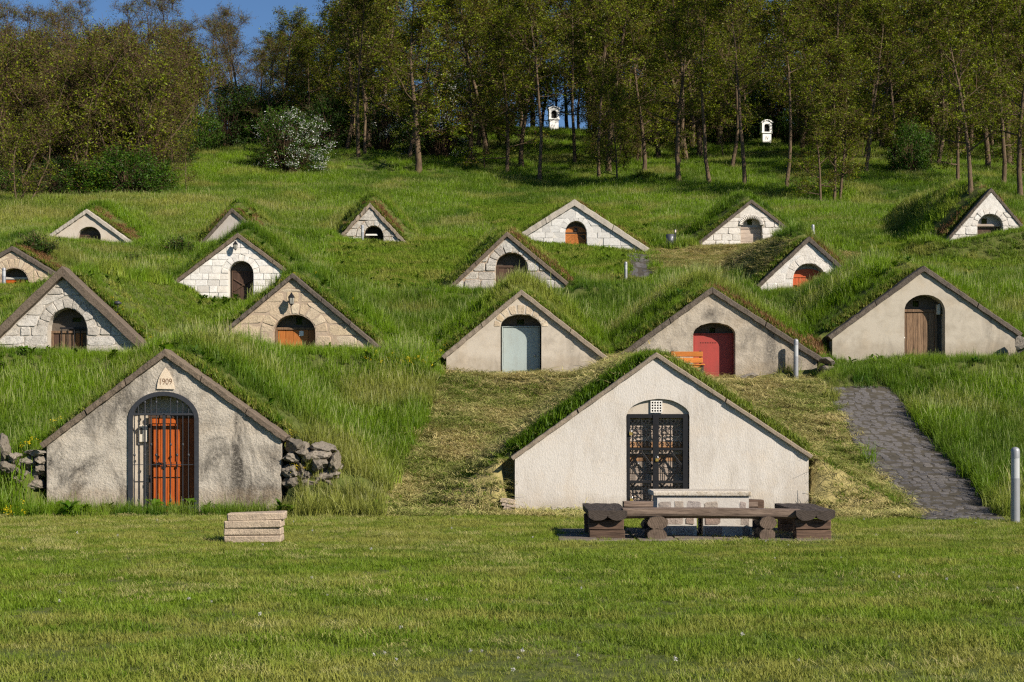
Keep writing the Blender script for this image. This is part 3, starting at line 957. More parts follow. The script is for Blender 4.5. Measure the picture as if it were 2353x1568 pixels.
def lay_stones(I, mat, ch=.25, w=(.3, .55), gap=.02, proud=.025, cham=.02, vh=.22, nv=9, jit=.02, round_=True, vgap=None, top_block=0.0):
    root, Ai, kl, kr = I['root'], I['Ai'], I['kl'], I['kr']
    x0, x1, zt, zs = I.get('x0', 0), I.get('x1', 0), I.get('zt', -9), I.get('zs', -9)
    has = 'x0' in I
    cx, a, b_ = (x0 + x1) / 2, (x1 - x0) / 2, zt - zs
    ao, bo = a + vh, b_ + vh
    def hw(z):
        if not has: return 0
        if z <= zs: return a if z < zs - .02 else ao
        q = (z - zs) / bo
        return ao * math.sqrt(max(0, 1 - q * q)) if q < 1 else 0
    m_ = .012
    def clipg(p):
        # rakes, a finger below the coping
        p = clip_half(p, -kl / math.hypot(kl, 1), 1 / math.hypot(kl, 1), (Ai[1] - kl * Ai[0]) / math.hypot(kl, 1) - m_)
        if len(p) < 3: return p
        p = clip_half(p, kr / math.hypot(kr, 1), 1 / math.hypot(kr, 1), (Ai[1] + kr * Ai[0]) / math.hypot(kr, 1) - m_)
        if len(p) < 3: return p
        p = clip_half(p, -1, 0, -I['xl']); p = clip_half(p, 1, 0, I['xr']) if len(p) >= 3 else p
        return p
    stop = Ai[1] - top_block
    z = I['zb'] + .35
    # align a course with the springing
    hs = []
    while z < stop:
        h = ch * rnd.uniform(.85, 1.18)
        hs.append((z, min(z + h, stop + .0))); z += h
    for (za_, zb_) in hs:
        zm = (za_ + zb_) / 2
        inter = []
        if has and zm < zt + vh:
            if zm < zs:
                inter = [((I['xl'] - .1, I['xl'] - .1), (x0 - .004, x0 - .004)), ((x1 + .004, x1 + .004), (I['xr'] + .1, I['xr'] + .1))]
            else:
                h0, h1 = hw(max(za_, zs + .001)), hw(zb_)
                inter = [((I['xl'] - .1,) * 2, (cx - h0, cx - h1)), ((cx + h0, cx + h1), (I['xr'] + .1,) * 2)]
        else:
            inter = [((I['xl'] - .1,) * 2, (I['xr'] + .1,) * 2)]
        for (s0, s1), (e0, e1) in inter:
            # visible start of the course at its lower edge
            lo = max(s0, Ai[0] - (Ai[1] - za_) / kl) if s0 <= I['xl'] else s0
            hi = min(e0, Ai[0] + (Ai[1] - za_) / kr) if e0 >= I['xr'] else e0
            ln = hi - lo
            if ln < .05: continue
            nst = max(1, round(ln / rnd.uniform(*w)))
            cuts = [0] + sorted((i + rnd.uniform(-.22, .22)) / nst for i in range(1, nst)) + [1]
            lt = s1 if s0 > I['xl'] else lo
            ht = e1 if e0 < I['xr'] else hi
            for i in range(nst):
                f0, f1 = cuts[i], cuts[i + 1]
                j = lambda: rnd.uniform(-jit, jit)
                bl = lo + (hi - lo) * f0; br = lo + (hi - lo) * f1
                tl = lt if i == 0 and s0 > I['xl'] else bl + j(); tr = ht if i == nst - 1 and e0 < I['xr'] else br + j()
                p = [(bl, za_ + j() * .6), (br, za_ + j() * .6), (tr, zb_ + j() * .6), (tl, zb_ + j() * .6)]
                p = clipg(p)
                if len(p) >= 3 and parea(p) > .006:
                    stone_piece(p, 'stone', mat, root, proud, cham, round_, jit * .25, gap)
    if top_block > 0:
        p = clipg([(-2, stop), (2, stop), (2, Ai[1] + 1), (-2, Ai[1] + 1)])
        if len(p) >= 3: stone_piece(p, 'stone', mat, root, proud, cham, False, jit * .25, gap)
    if has:
        vg = gap if vgap is None else vgap
        cuts = [0] + [(i + rnd.uniform(-.15, .15)) / nv for i in range(1, nv)] + [1]
        for i in range(nv):
            t0, t1 = PI * cuts[i], PI * cuts[i + 1]
            tm = (t0 + t1) / 2
            P = lambda aa, bb, t_: (cx + aa * math.cos(t_), zs + bb * math.sin(t_))
            q = rnd.uniform(-.03, .03)
            p = [P(a - .006, b_ - .006, t0), P(ao - .01 + q, bo - .01 + q, t0), P(ao - .01 + q, bo - .01 + q, tm), P(ao - .01 + q, bo - .01 + q, t1), P(a - .006, b_ - .006, t1), P(a - .006, b_ - .006, tm)]
            p = clipg(p)
            if len(p) >= 3: stone_piece(p, 'arch_stone', mat, root, proud * 1.1, cham, round_, jit * .25, vg)

def back_wall(I, depth=.36, mat='sooty_recess_shade', vent=None, z_bot=None):
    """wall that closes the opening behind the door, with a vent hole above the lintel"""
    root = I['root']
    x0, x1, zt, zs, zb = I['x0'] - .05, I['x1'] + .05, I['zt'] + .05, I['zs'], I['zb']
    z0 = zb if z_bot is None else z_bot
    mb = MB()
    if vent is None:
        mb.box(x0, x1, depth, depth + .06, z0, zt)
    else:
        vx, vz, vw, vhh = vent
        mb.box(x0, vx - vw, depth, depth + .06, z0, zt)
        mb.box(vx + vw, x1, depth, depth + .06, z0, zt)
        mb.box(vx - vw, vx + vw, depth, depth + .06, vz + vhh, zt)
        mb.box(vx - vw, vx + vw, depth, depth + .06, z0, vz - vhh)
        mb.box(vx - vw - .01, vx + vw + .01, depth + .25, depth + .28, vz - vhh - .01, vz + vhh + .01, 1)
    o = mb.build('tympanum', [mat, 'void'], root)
    return o

def door_planks(I, x0, x1, z0, z1, depth, mat, n=5, vert=True, frame=None, gap=.006, th=.035, pick=None, arch=None):
    root = I['root']
    dr = MB(); dr.box(x0 + .01, x1 - .01, depth + .02, depth + .035, z0, z1 - .02)
    door = dr.build('door', 'void', root)
    cuts = [0] + [(i + rnd.uniform(-.08, .08)) / n for i in range(1, n)] + [1]
    for i in range(n):
        mb = MB()
        mm = mat if pick is None else rnd.choice(pick)
        yo = rnd.uniform(-.004, .004)
        if vert:
            a, b_ = x0 + (x1 - x0) * cuts[i] + gap / 2, x0 + (x1 - x0) * cuts[i + 1] - gap / 2
            top = z1
            if arch:
                xm = (a + b_) / 2
                q = (xm - arch[0]) / arch[1]
                top = min(z1, arch[2] + arch[3] * math.sqrt(max(0, 1 - q * q)))
            mb.cbox(a, b_, depth + yo, depth + .018 + yo, z0, top, .005)
        else:
            a, b_ = z0 + (z1 - z0) * cuts[i] + gap / 2, z0 + (z1 - z0) * cuts[i + 1] - gap / 2
            mb.cbox(x0, x1, depth + yo, depth + .018 + yo, a, b_, .005)
        mb.build('plank', mm, door)
    if frame:
        fm, fw = frame
        mb = MB()
        mb.cbox(x0 - fw, x0 - .002, depth - .03, depth + .03, z0, z1, .006)
        mb.cbox(x1 + .002, x1 + fw, depth - .03, depth + .03, z0, z1, .006)
        mb.cbox(x0 - fw - .01, x1 + fw + .01, depth - .033, depth + .03, z1 + .002, z1 + fw, .006)
        mb.build('door_frame', fm, root)
    return door

def knob(parent, x, z, y, r=.03, mat='steel'):
    mb = MB(); pts = []
    prof = [(0.001, 0), (r * .5, 0), (r * .5, .02), (r, .03), (r, .05), (r * .6, .062), (.001, .064)]
    vs = []; sides = 10
    for rr, h in prof:
        for k in range(sides):
            vs.append((x + rr * math.cos(2 * PI * k / sides), y - h, z + rr * math.sin(2 * PI * k / sides)))
    fs = [(i * sides + k, i * sides + (k + 1) % sides, (i + 1) * sides + (k + 1) % sides, (i + 1) * sides + k) for i in range(len(prof) - 1) for k in range(sides)]
    mb.add(vs, fs, 0, True)
    return mb.build('door_knob', mat, parent)

LX = lambda I, u: X(u, I['d']) - I['c']['xa']
LZ = lambda I, v: Z(v, I['d']) - I['c']['zg']

# ------------------------------------------------------------------ the individual cellars
def sheet_door(I, x0, x1, z0, z1, depth, mat, frame_mat, fw=.05, hinges=True):
    mb = MB(); mb.cbox(x0, x1, depth, depth + .03, z0, z1, .006)
    o = mb.build('door', mat, I['root'])
    mb = MB()
    mb.cbox(x0 - fw, x0 - .003, depth - .02, depth + .03, z0, z1, .005)
    mb.cbox(x1 + .003, x1 + fw, depth - .02, depth + .03, z0, z1, .005)
    mb.cbox(x0 - fw - .01, x1 + fw + .01, depth - .024, depth + .03, z1 + .003, z1 + fw, .005)
    mb.build('door_frame', frame_mat, I['root'])
    if hinges:
        for f in (.2, .75):
            mb = MB(); zc = z0 + (z1 - z0) * f
            mb.tube([(x0 - .008, depth - .012, zc - .05), (x0 - .008, depth - .012, zc + .05)], .012, 8)
            mb.build('hinge', frame_mat, o)
    return o

def text_mesh(body, size, name, mat, parent, loc, ext=.004, sx=1.0):
    cu = bpy.data.curves.new('lettering', 'FONT')
    cu.body = body; cu.size = size; cu.extrude = ext; cu.align_x = 'CENTER'
    to = bpy.data.objects.new('lettering', cu)
    COL.objects.link(to)
    dg = bpy.context.evaluated_depsgraph_get()
    me = bpy.data.meshes.new_from_object(to.evaluated_get(dg))
    bpy.data.objects.remove(to)
    me.materials.clear(); me.materials.append(MATS[mat])
    o = bpy.data.objects.new(name, me)
    COL.objects.link(o)
    o.parent = parent
    o.location = loc; o.rotation_euler = (PI / 2, 0, 0); o.scale = (sx, 1, 1)
    return o

# --- A: the 1909 cellar
I = front('A', 'rough grey plastered cellar front dated 1909 with an arched iron grille and orange door', 'plaster_1909', 'coping_brown', cop_n=3)
root = I['root']
back_wall(I, .32, 'plaster_cream')
x0, x1, z0, z1 = LX(I, 343), LX(I, 446), LZ(I, 1178) - .02, LZ(I, 961)
door_planks(I, x0, x1, z0, z1, .24, 'wood_orange', 6, True, ('wood_brown', .06))
dr = [o for o in root.children if o.name.startswith('door') and o.type == 'MESH' and 'frame' not in o.name][0]
mb = MB()
mb.cbox(x0 + .02, x1 - .02, .222, .238, LZ(I, 1073), LZ(I, 1062), .004)
mb.build('rail', 'wood_orange', dr)
mb = MB(); mb.cbox(x0 + .0, x1 - .0, .224, .239, z1 - .10, z1 - .01, .004)
mb.build('rail', 'wood_orange', dr)
mb = MB(); mb.tube([(LX(I, 352), .19, LZ(I, 1066)), (LX(I, 366), .19, LZ(I, 1066))], .018, 8); mb.build('door_handle', 'iron_black', dr)
mb = MB()
mb.cbox(LX(I, 312), LX(I, 332), .25, .318, LZ(I, 1017), LZ(I, 978), .01)
mb.cbox(LX(I, 315), LX(I, 320), .243, .252, LZ(I, 998), LZ(I, 984), .004, 1)
mb.build('meter_box', ['meter_box', 'black_paint'], root)
gt = MB()
x0, x1, zt, zs = I['x0'], I['x1'], I['zt'], I['zs']
ap = arch_pts(x0 + .02, x1 - .02, zs, zt - .02, 22)
path = [(x1 - .02, 0, LZ(I, 1180))] + [(x, 0, z) for x, z in ap] + [(x0 + .02, 0, LZ(I, 1180))]
# flat iron frame: swept section
sec = [(-.045, -.028), (.035, -.028), (.035, .03), (-.045, .03)]
vs = []; n = len(path)
for i, p in enumerate(path):
    a, b_ = path[max(0, i - 1)], path[min(n - 1, i + 1)]
    tx, tz = b_[0] - a[0], b_[2] - a[2]; l_ = math.hypot(tx, tz); nx_, nz_ = tz / l_, -tx / l_
    for u_, y_ in sec: vs.append((p[0] - nx_ * u_, y_, p[2] - nz_ * u_))
fs = [(i * 4 + j, i * 4 + (j + 1) % 4, (i + 1) * 4 + (j + 1) % 4, (i + 1) * 4 + j) for i in range(n - 1) for j in range(4)]
gt.add(vs, fs)
gate = gt.build('gate', 'iron_grey', root)
mb = MB(); mb.cbox(x0 + .05, x1 - .05, -.02, .02, LZ(I, 955), LZ(I, 950), .004); mb.build('transom', 'iron_grey', gate)
mb = MB(); mb.cbox(x0 + .05, x1 - .05, -.008, .008, LZ(I, 1069), LZ(I, 1067.5), .002); mb.build('cross_bar', 'iron_grey', gate)
mb = MB(); mb.cbox(x0 + .05, x1 - .05, -.012, .012, LZ(I, 1168), LZ(I, 1164), .003); mb.build('cross_bar', 'iron_grey', gate)
for u in (377,): 
    mb = MB(); mb.cbox(LX(I, u) - .026, LX(I, u) + .026, -.02, .02, LZ(I, 1176), LZ(I, 952), .005); mb.build('gate_post', 'iron_grey', gate)
zsL, zbL = LZ(I, 1176), LZ(I, 952)
for k, u in enumerate((309, 318, 333, 347, 359, 392, 407, 420, 433)):
    x = LX(I, u); cxx, aa, bb = (x0 + x1) / 2, (x1 - x0) / 2 - .03, zt - zs - .03
    top = zs + bb * math.sqrt(max(0, 1 - ((x - cxx) / aa) ** 2))
    mb = MB(); r_ = .0085
    if 333 == u: r_ = .016
    mb.tube([(x, 0, zsL), (x, 0, top)], r_, 6)
    for v in ((1022, 1150) if k % 2 else (1046, 925)):
        zc = LZ(I, v)
        if zc < top - .05: mb.lathe([(.009, zc - .03), (.022, zc - .012), (.022, zc + .012), (.009, zc + .03)], 8, x, 0)
    mb.build('gate_bar', 'iron_grey', gate)
mb = MB(); x = LX(I, 375); z = LZ(I, 1073)
mb.cbox(x - .03, x + .03, -.04, -.012, z - .05, z + .01, .005); mb.tube([(x - .02, -.026, z), (x - .02, -.026, z + .05), (x, -.026, z + .07), (x + .02, -.026, z + .05), (x + .02, -.026, z)], .006, 6)
mb.build('padlock', 'iron_black', gate)
# date plaque: a curved triangle let into the plaster
pp = []
tp, bl, br = (LX(I, 380.5), LZ(I, 845)), (LX(I, 361), LZ(I, 894)), (LX(I, 401), LZ(I, 895))
for P, Q, bul in ((tp, bl, 1), (bl, br, 0), (br, tp, 1)):
    for k in range(8):
        f = k / 8
        x, z = P[0] + (Q[0] - P[0]) * f, P[1] + (Q[1] - P[1]) * f
        if bul:
            dx, dz = Q[0] - P[0], Q[1] - P[1]; l_ = math.hypot(dx, dz)
            x += -dz / l_ * -.035 * math.sin(PI * f); z += dx / l_ * -.035 * math.sin(PI * f)
        pp.append((x, z))
mb = MB(); mb.prism(pp, -.03, .03); plq = mb.build('date_plaque', 'pale_plaque', root)
text_mesh('1909', .16, 'date_lettering', 'number_brown', plq, (LX(I, 381), -.031, LZ(I, 884)), .003, .78)

# --- B: the white cellar behind the picnic table
I = front('B', 'large white stuccoed cellar front with black wrought iron double gate behind the picnic table', 'plaster_white', 'coping_tan', cop_n=2, wall_in=.03)
root = I['root']
back_wall(I, .24, 'sooty_recess_shade')
mb = MB(); ap = arch_pts(I['x0'] - .02, I['x1'] + .02, I['zs'] - .0, I['zt'] + .02)
mb.prism([(I['x1'] + .02, LZ(I, 954))] + ap + [(I['x0'] - .02, LZ(I, 954))], .06, .235)
typ = mb.build('gable_panel', 'plaster_cream', root)
mb = MB(); x0, x1, z0, z1 = LX(I, 1496.5), LX(I, 1521), LZ(I, 947.5), LZ(I, 922.5)
mb.box(x0 + .005, x1 - .005, .052, .058, z0 + .005, z1 - .005, 1)
for k in range(5):
    xx = x0 + (x1 - x0) * (k + .0) / 4.0
    mb.box(xx - .009, xx + .009, .025, .053, z0 - .009, z1 + .009)
    zz = z0 + (z1 - z0) * k / 4.0
    mb.box(x0 - .008, x1 + .008, .027, .051, zz - .009, zz + .009)
mb.build('vent_block', ['white_block', 'void'], typ)
x0, x1 = LX(I, 1447), LX(I, 1578)
dB = door_planks(I, x0, x1, LZ(I, 1180), LZ(I, 955), .165, 'wood_grey_h', 15, False, None, pick=['wood_grey_h', 'wood_grey_h', 'wood_grey_h', 'wood_grey_rust'])
knob(dB, LX(I, 1468), LZ(I, 1066), .16, .025)
gm = MB()
gx0, gx1, gz0, gz1 = LX(I, 1441), LX(I, 1582), LZ(I, 1178), LZ(I, 952)
fy0, fy1 = .02, .07
gm.cbox(gx0, gx0 + .055, fy0, fy1, gz0, gz1, .005); gm.cbox(LX(I, 1569), gx1, fy0, fy1, gz0, gz1, .005)
gm.cbox(LX(I, 1500), LX(I, 1514), fy0 - .01, fy1, gz0, gz1 - .01, .005)
gm.cbox(gx0, gx1, fy0 + .003, fy1 - .002, gz1 - .075, gz1 + .003, .005)
for v in (1032.5, 1108, 1174): gm.cbox(gx0 + .01, gx1 - .01, fy0 + .004, fy1 - .004, LZ(I, v + 3), LZ(I, v - 3), .005)
gateB = gm.build('gate', 'iron_black', root)
GY_ = .045
def spiral(cx, cz, r, a0, turns, dirn, n=14):
    return [(cx + r * (1 - .78 * i / n) * math.cos(a0 + dirn * 2 * PI * turns * i / n), GY_, cz + r * (1 - .78 * i / n) * math.sin(a0 + dirn * 2 * PI * turns * i / n)) for i in range(n + 1)]
def cross_panel(x0, x1, z0, z1, half=False):
    mb = MB(); W = x1 - x0; H = z1 - z0; cx = (x0 + x1) / 2; R = .0078
    mb.tube([(cx, GY_, z0), (cx, GY_, z1)], .011, 5)
    for s in (-1, 1):
        q = cx + s * W * .25
        mb.tube([(cx + s * .02, GY_, z1 - .07), (cx + s * W * .48, GY_, z1 - H * .45), (cx + s * .02, GY_, z0 + .03)], R, 4)
        mb.tube([(cx + s * W * .48, GY_, z1 - .05), (cx + s * .03, GY_, z1 - H * .42), (cx + s * W * .48, GY_, z0 + .05)], R, 4)
        for zc, up in ((z1 - .055, 1), (z0 + .055, -1)) if not half else ((z1 - .055, 1),):
            mb.tube(spiral(q - .032, zc, .03, PI / 2 * up, 1.4, 1 * up), R, 4); mb.tube(spiral(q + .032, zc, .03, PI / 2 * up, 1.4, -1 * up), R, 4)
        for zc in (z0 + H * .57, z0 + H * .44) if not half else (z0 + H * .5,):
            mb.tube(spiral(q - .028, zc, .024, 0, 1.3, 1), R, 4); mb.tube(spiral(q + .028, zc, .024, PI, 1.3, -1), R, 4)
    mb.build('scroll_panel', 'iron_black', gateB)
def diamond_panel(x0, x1, z0, z1):
    mb = MB(); W = x1 - x0; H = z1 - z0; cx = (x0 + x1) / 2; cz = (z0 + z1) / 2; R = .0075
    for off, rr in ((0, .012), (.022, .006)):
        w = W / 2 - off; h = H / 2 - off * 1.3
        for s in (-1, 1):
            for t_ in (-1, 1): mb.tube([(cx + s * w, GY_, cz), (cx, GY_, cz + t_ * h)], rr, 4)
    mb.tube([(cx, GY_, cz - H * .4), (cx, GY_, cz + H * .4)], R, 4)
    for s in (-1, 1):
        mb.tube([(cx + s * .035, GY_, cz - H * .28), (cx + s * .035, GY_, cz + H * .28)], R * .8, 4)
        for t_ in (-1, 1):
            mb.tube(spiral(cx + s * .03, cz + t_ * H * .33, .024, 0, 1.3, s * t_), R, 4)
            mb.tube(spiral(cx + s * W * .33, cz + t_ * .035, .032, PI / 2 * t_, 1.4, s * t_), R, 4)
            mb.tube([(cx + s * W * .40, GY_, cz + t_ * .03), (cx + s * W * .25, GY_, cz + t_ * .07), (cx + s * W * .22, GY_, cz + t_ * H * .24)], R, 4)
    mb.build('scroll_panel', 'iron_black', gateB)
for a, b_ in ((1447.5, 1499.5), (1514.5, 1568.5)):
    a, b_ = LX(I, a), LX(I, b_)
    cross_panel(a, b_, LZ(I, 1029), LZ(I, 962)); diamond_panel(a, b_, LZ(I, 1105), LZ(I, 1036)); cross_panel(a, b_, LZ(I, 1171), LZ(I, 1112))
for u, v in ((1449.5, 997), (1509.5, 1057), (1451, 1149)):
    mb = MB(); x, z = LX(I, u), LZ(I, v)
    mb.cbox(x - .028, x + .028, -.016, .014, z - .03, z + .025, .005)
    mb.tube([(x - .019, .0, z + .02), (x - .019, .0, z + .06), (x, .0, z + .078), (x + .019, .0, z + .06), (x + .019, .0, z + .02)], .006, 6, 1)
    mb.build('padlock', ['brass', 'steel'], gateB)

# --- C..Q
I = front('C', 'grey white stone cellar front at the left edge with a thick brown concrete gable edge', 'mortar_grey', 'coping_brown', dict(mat='stone_grey_white', ch=.25, w=(.32, .68), gap=.018, proud=.020, cham=.012, vh=.30, nv=9, jit=.045), cop_n=1)
back_wall(I, .38, 'sooty_recess_shade', (LX(I, 168), LZ(I, 733), .12, .06))
door_planks(I, I['x0'] + .06, I['x1'] - .02, LZ(I, 835), LZ(I, 765), .34, 'wood_old', 5, True, ('wood_old', .07), pick=['wood_old', 'wood_dark', 'wood_oak'])
mb = MB()
for k in range(4): mb.tube([(I['x0'] + .3 + k * .17, .28, LZ(I, 835)), (I['x0'] + .3 + k * .17, .28, LZ(I, 752))], .014, 6)
mb.cbox(I['x0'] + .25, I['x1'] - .1, .27, .29, LZ(I, 755), LZ(I, 751), .003)
mb.build('gate', 'iron_black', I['root'])

I = front('D', 'tan stone cellar front with wide mortar and a black lantern above a low orange door', 'mortar_tan', 'coping_dark', dict(mat='stone_tan', ch=.28, w=(.38, .8), gap=.045, proud=.010, cham=.014, vh=.36, nv=9, jit=.04, top_block=.28), cop_n=3)
back_wall(I, .40, 'sooty_recess_shade', (LX(I, 683), LZ(I, 736), .085, .10))
door_planks(I, LX(I, 634), LX(I, 722), LZ(I, 835), LZ(I, 757), .34, 'wood_oak', 5, True, ('wood_old', .07))
mb = MB(); mb.cbox(LX(I, 684), LX(I, 694), .325, .333, LZ(I, 771), LZ(I, 759), .002); mb.build('paper_notice', 'paper', I['root'])
DI = I

I = front('E', 'smooth cream cellar front with a pale grey metal door', 'plaster_cream', 'coping_tan', cop_n=2)
E_ = I
# a band of arch stones shows through the plaster
lay = dict(mat='pale_plaque')
a, b_ = (I['x1'] - I['x0']) / 2, I['zt'] - I['zs']
for k in range(9):
    t0, t1 = PI * (k + .06) / 9, PI * (k + .94) / 9
    cx = (I['x0'] + I['x1']) / 2
    P = lambda aa, bb, t_: (cx + aa * math.cos(t_), I['zs'] + bb * math.sin(t_))
    stone_piece([P(a + .0, b_ + .0, t0), P(a + .2, b_ + .26, t0), P(a + .2, b_ + .26, t1), P(a, b_, t1)], 'arch_stone', 'stone_tan', I['root'], .008, .01, True, .004, .02)
back_wall(I, .38, 'sooty_recess_shade', (LX(I, 1196), LZ(I, 738), .10, .07))
o = EDOOR = sheet_door(I, LX(I, 1156), LX(I, 1238), LZ(I, 868), LZ(I, 751), .33, 'grey_door', 'grey_door', .035)
knob(o, LX(I, 1229), LZ(I, 816), .33, .028)

I = front('F', 'stained beige plaster cellar front with a red sheet metal door', 'plaster_red_door', 'coping_dark', cop_n=2)
F_ = I
back_wall(I, .38, 'sooty_recess_shade', (LX(I, 1641), LZ(I, 757), .08, .07))
o = sheet_door(I, LX(I, 1598), LX(I, 1687), LZ(I, 885), LZ(I, 768), .33, 'red_door', 'red_door', .04, False)
knob(o, LX(I, 1614), LZ(I, 841), .33, .028, 'white_paint')
mb = MB()
for k in range(10): mb.box(LX(I, 1612) + k * .046, LX(I, 1612) + k * .046 + .022, .3285, .331, LZ(I, 788) - (k % 2) * .0, LZ(I, 785.5))
mb.build('vent_slots', 'void', o)

I = front('G', 'sand plaster cellar front at the right edge with a weathered plank door', 'plaster_sand', 'coping_dark', cop_n=2)
back_wall(I, .40, 'sooty_recess_shade', (LX(I, 2113), LZ(I, 696), .085, .08))
door_planks(I, LX(I, 2079), LX(I, 2154), LZ(I, 850), LZ(I, 716), .34, 'wood_old', 6, True, ('wood_old', .08))
mb = MB(); mb.cbox(LX(I, 2158), LX(I, 2166), .22, .36, LZ(I, 722), LZ(I, 698), .01); mb.build('meter_box', 'meter_box', I['root'])
knob(I['root'], LX(I, 2083), LZ(I, 775), .335, .028, 'white_paint')

I = front('H', 'tan rubble cellar front cut by the left edge of the picture', 'mortar_tan', 'coping_dark', dict(mat='stone_tan', ch=.30, w=(.4, .8), gap=.05, proud=.010, cham=.014, vh=.42, nv=12, jit=.05), cop_n=2)
back_wall(I, .42, 'sooty_recess_shade')
door_planks(I, I['x0'] + .03, I['x1'] - .03, LZ(I, 665), LZ(I, 641), .36, 'wood_orange', 5, True, ('mortar_pale', .10))

I = front('I', 'bright white ashlar cellar front with a lantern and a cross braced brown door', 'mortar_white', 'coping_brown', dict(mat='stone_white', ch=.265, w=(.36, .56), gap=.014, proud=.02, cham=.008, vh=.28, nv=9, jit=.008, round_=False), cop_n=2)
II = I
for (ua, ub) in ((352, 384), (705, 745)):
    mb = MB(); mb.cbox(LX(I, ua), LX(I, ub), -.1, .5, LZ(I, 664), LZ(I, 655), .02); mb.build('coping_slab', 'coping_brown', I['root'])
mb = MB(); mb.cbox(LX(I, 712), LX(I, 738), .0, .4, LZ(I, 690), LZ(I, 664.5), .02); mb.build('wing_wall', 'mortar_white', I['root'])
back_wall(I, .41, 'sooty_recess_shade')
dI = door_planks(I, LX(I, 532), LX(I, 581), LZ(I, 705), LZ(I, 623), .37, 'wood_dark', 6, True, ('wood_brown', .04), arch=((I['x0'] + I['x1']) / 2, (I['x1'] - I['x0']) / 2, LZ(I, 636), .3))
for s in (0, 1):
    mb = MB(); xx0, xx1 = LX(I, 534), LX(I, 579)
    mb.tube([(xx0 if s else xx1, .35, LZ(I, 668)), (xx1 if s else xx0, .35, LZ(I, 640))], .028, 4); mb.build('brace', 'wood_brown', dI)

I = front('J', 'rough grey stone cellar front with a dark brown half open doorway', 'mortar_tan', 'coping_brown', dict(mat='stone_rough', ch=.34, w=(.4, .8), gap=.035, proud=.024, cham=.014, vh=.36, nv=8, jit=.03, top_block=.42), cop_n=2)
back_wall(I, .40, 'sooty_recess_shade')
dJ = door_planks(I, I['x0'] + .10, I['x1'] - .02, LZ(I, 675), LZ(I, 614), .33, 'wood_brown', 5, True, ('wood_brown', .09))
knob(dJ, LX(I, 1180), LZ(I, 642), .325, .035, 'white_paint')

I = front('K', 'lime washed stone cellar front with a round arch and a low orange red door', 'mortar_white', 'coping_dark', dict(mat='stone_limewash', ch=.34, w=(.5, .9), gap=.012, proud=.010, cham=.02, vh=.30, nv=7, jit=.03, top_block=.5), cop_n=2)
back_wall(I, .44, 'mortar_pale', (LX(I, 1860), LZ(I, 619), .06, .06))
dK = door_planks(I, I['x0'] + .02, I['x1'] - .02, LZ(I, 690), LZ(I, 632), .36, 'door_orange_red', 9, True, None)
mb = MB(); ap = arch_pts(I['x0'], I['x1'], LZ(I, 634), LZ(I, 616)); mb.prism(ap, .35, .375); mb.build('door_panel', 'door_orange_red', dK)
mb = MB(); mb.cbox(I['x0'] + .02, I['x1'] - .02, .335, .352, LZ(I, 636), LZ(I, 633), .004); mb.build('rail', 'door_orange_red', dK)

I = front('L', 'pale plaster cellar front half sunk in tall grass at the upper left', 'plaster_far', 'coping_pale', cop_n=2)
back_wall(I, .40, 'sooty_recess_shade')
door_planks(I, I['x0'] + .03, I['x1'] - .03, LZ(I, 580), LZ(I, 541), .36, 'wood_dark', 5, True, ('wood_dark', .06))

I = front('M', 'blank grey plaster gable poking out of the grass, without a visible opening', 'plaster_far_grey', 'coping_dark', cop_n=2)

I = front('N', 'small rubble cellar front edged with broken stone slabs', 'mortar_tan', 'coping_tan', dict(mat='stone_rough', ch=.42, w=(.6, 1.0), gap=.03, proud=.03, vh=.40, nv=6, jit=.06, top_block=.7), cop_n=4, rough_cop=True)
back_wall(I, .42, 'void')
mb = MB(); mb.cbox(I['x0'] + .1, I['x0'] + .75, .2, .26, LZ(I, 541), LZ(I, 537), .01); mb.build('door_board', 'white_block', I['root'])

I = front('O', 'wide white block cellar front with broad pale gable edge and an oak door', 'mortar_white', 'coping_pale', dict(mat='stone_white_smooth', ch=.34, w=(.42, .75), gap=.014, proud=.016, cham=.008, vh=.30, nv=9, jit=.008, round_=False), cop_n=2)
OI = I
back_wall(I, .42, 'sooty_recess_shade')
root = I['root']; cx = (I['x0'] + I['x1']) / 2
mb = MB(); ap = arch_pts(I['x0'], I['x1'], LZ(I, 533), LZ(I, 519)); mb.prism(ap, .34, .38); fan = mb.build('fanlight_panel', 'wood_oak', root)
mb = MB(); mb.cbox(I['x0'], I['x1'], .32, .36, LZ(I, 536), LZ(I, 532.5), .006); mb.build('door_frame', 'wood_brown', root)
mb = MB(); mb.cbox(cx - .09, cx + .09, .27, .34, LZ(I, 531), LZ(I, 522), .02); mb.build('door_lamp', 'iron_black', fan)
for s in (0, 1):
    a, b_ = (I['x0'] + .01, cx - .008) if s == 0 else (cx + .008, I['x1'] - .01)
    z0, z1 = LZ(I, 585), LZ(I, 536.5)
    mb = MB(); mb.box(a, b_, .352, .372, z0, z1); leaf = mb.build('door_leaf', 'wood_brown', root)
    mb = MB()
    for q in ((a, a + .05), (b_ - .05, b_)): mb.cbox(q[0], q[1], .33, .35, z0, z1, .004)
    mb.cbox(a + .051, b_ - .051, .331, .35, z1 - .06, z1, .004)
    mb.build('door_frame', 'wood_oak', leaf)
    n = 12
    for k in range(-6, n):
        zc = z0 + k * (z1 - z0) / n
        sl = .55 if s == 0 else -.55
        hh = (z1 - z0) / n * .92
        p = [(a + .055, zc - sl * 0), (b_ - .055, zc + sl * (b_ - a)), (b_ - .055, zc + sl * (b_ - a) + hh), (a + .055, zc + hh)]
        p = clip_half(p, 0, 1, z1 - .065); p = clip_half(p, 0, -1, -z0) if len(p) > 2 else p
        if len(p) > 2 and parea(p) > .003:
            mb = MB(); mb.prism(p, .337, .352); mb.build('plank', 'wood_oak', leaf)

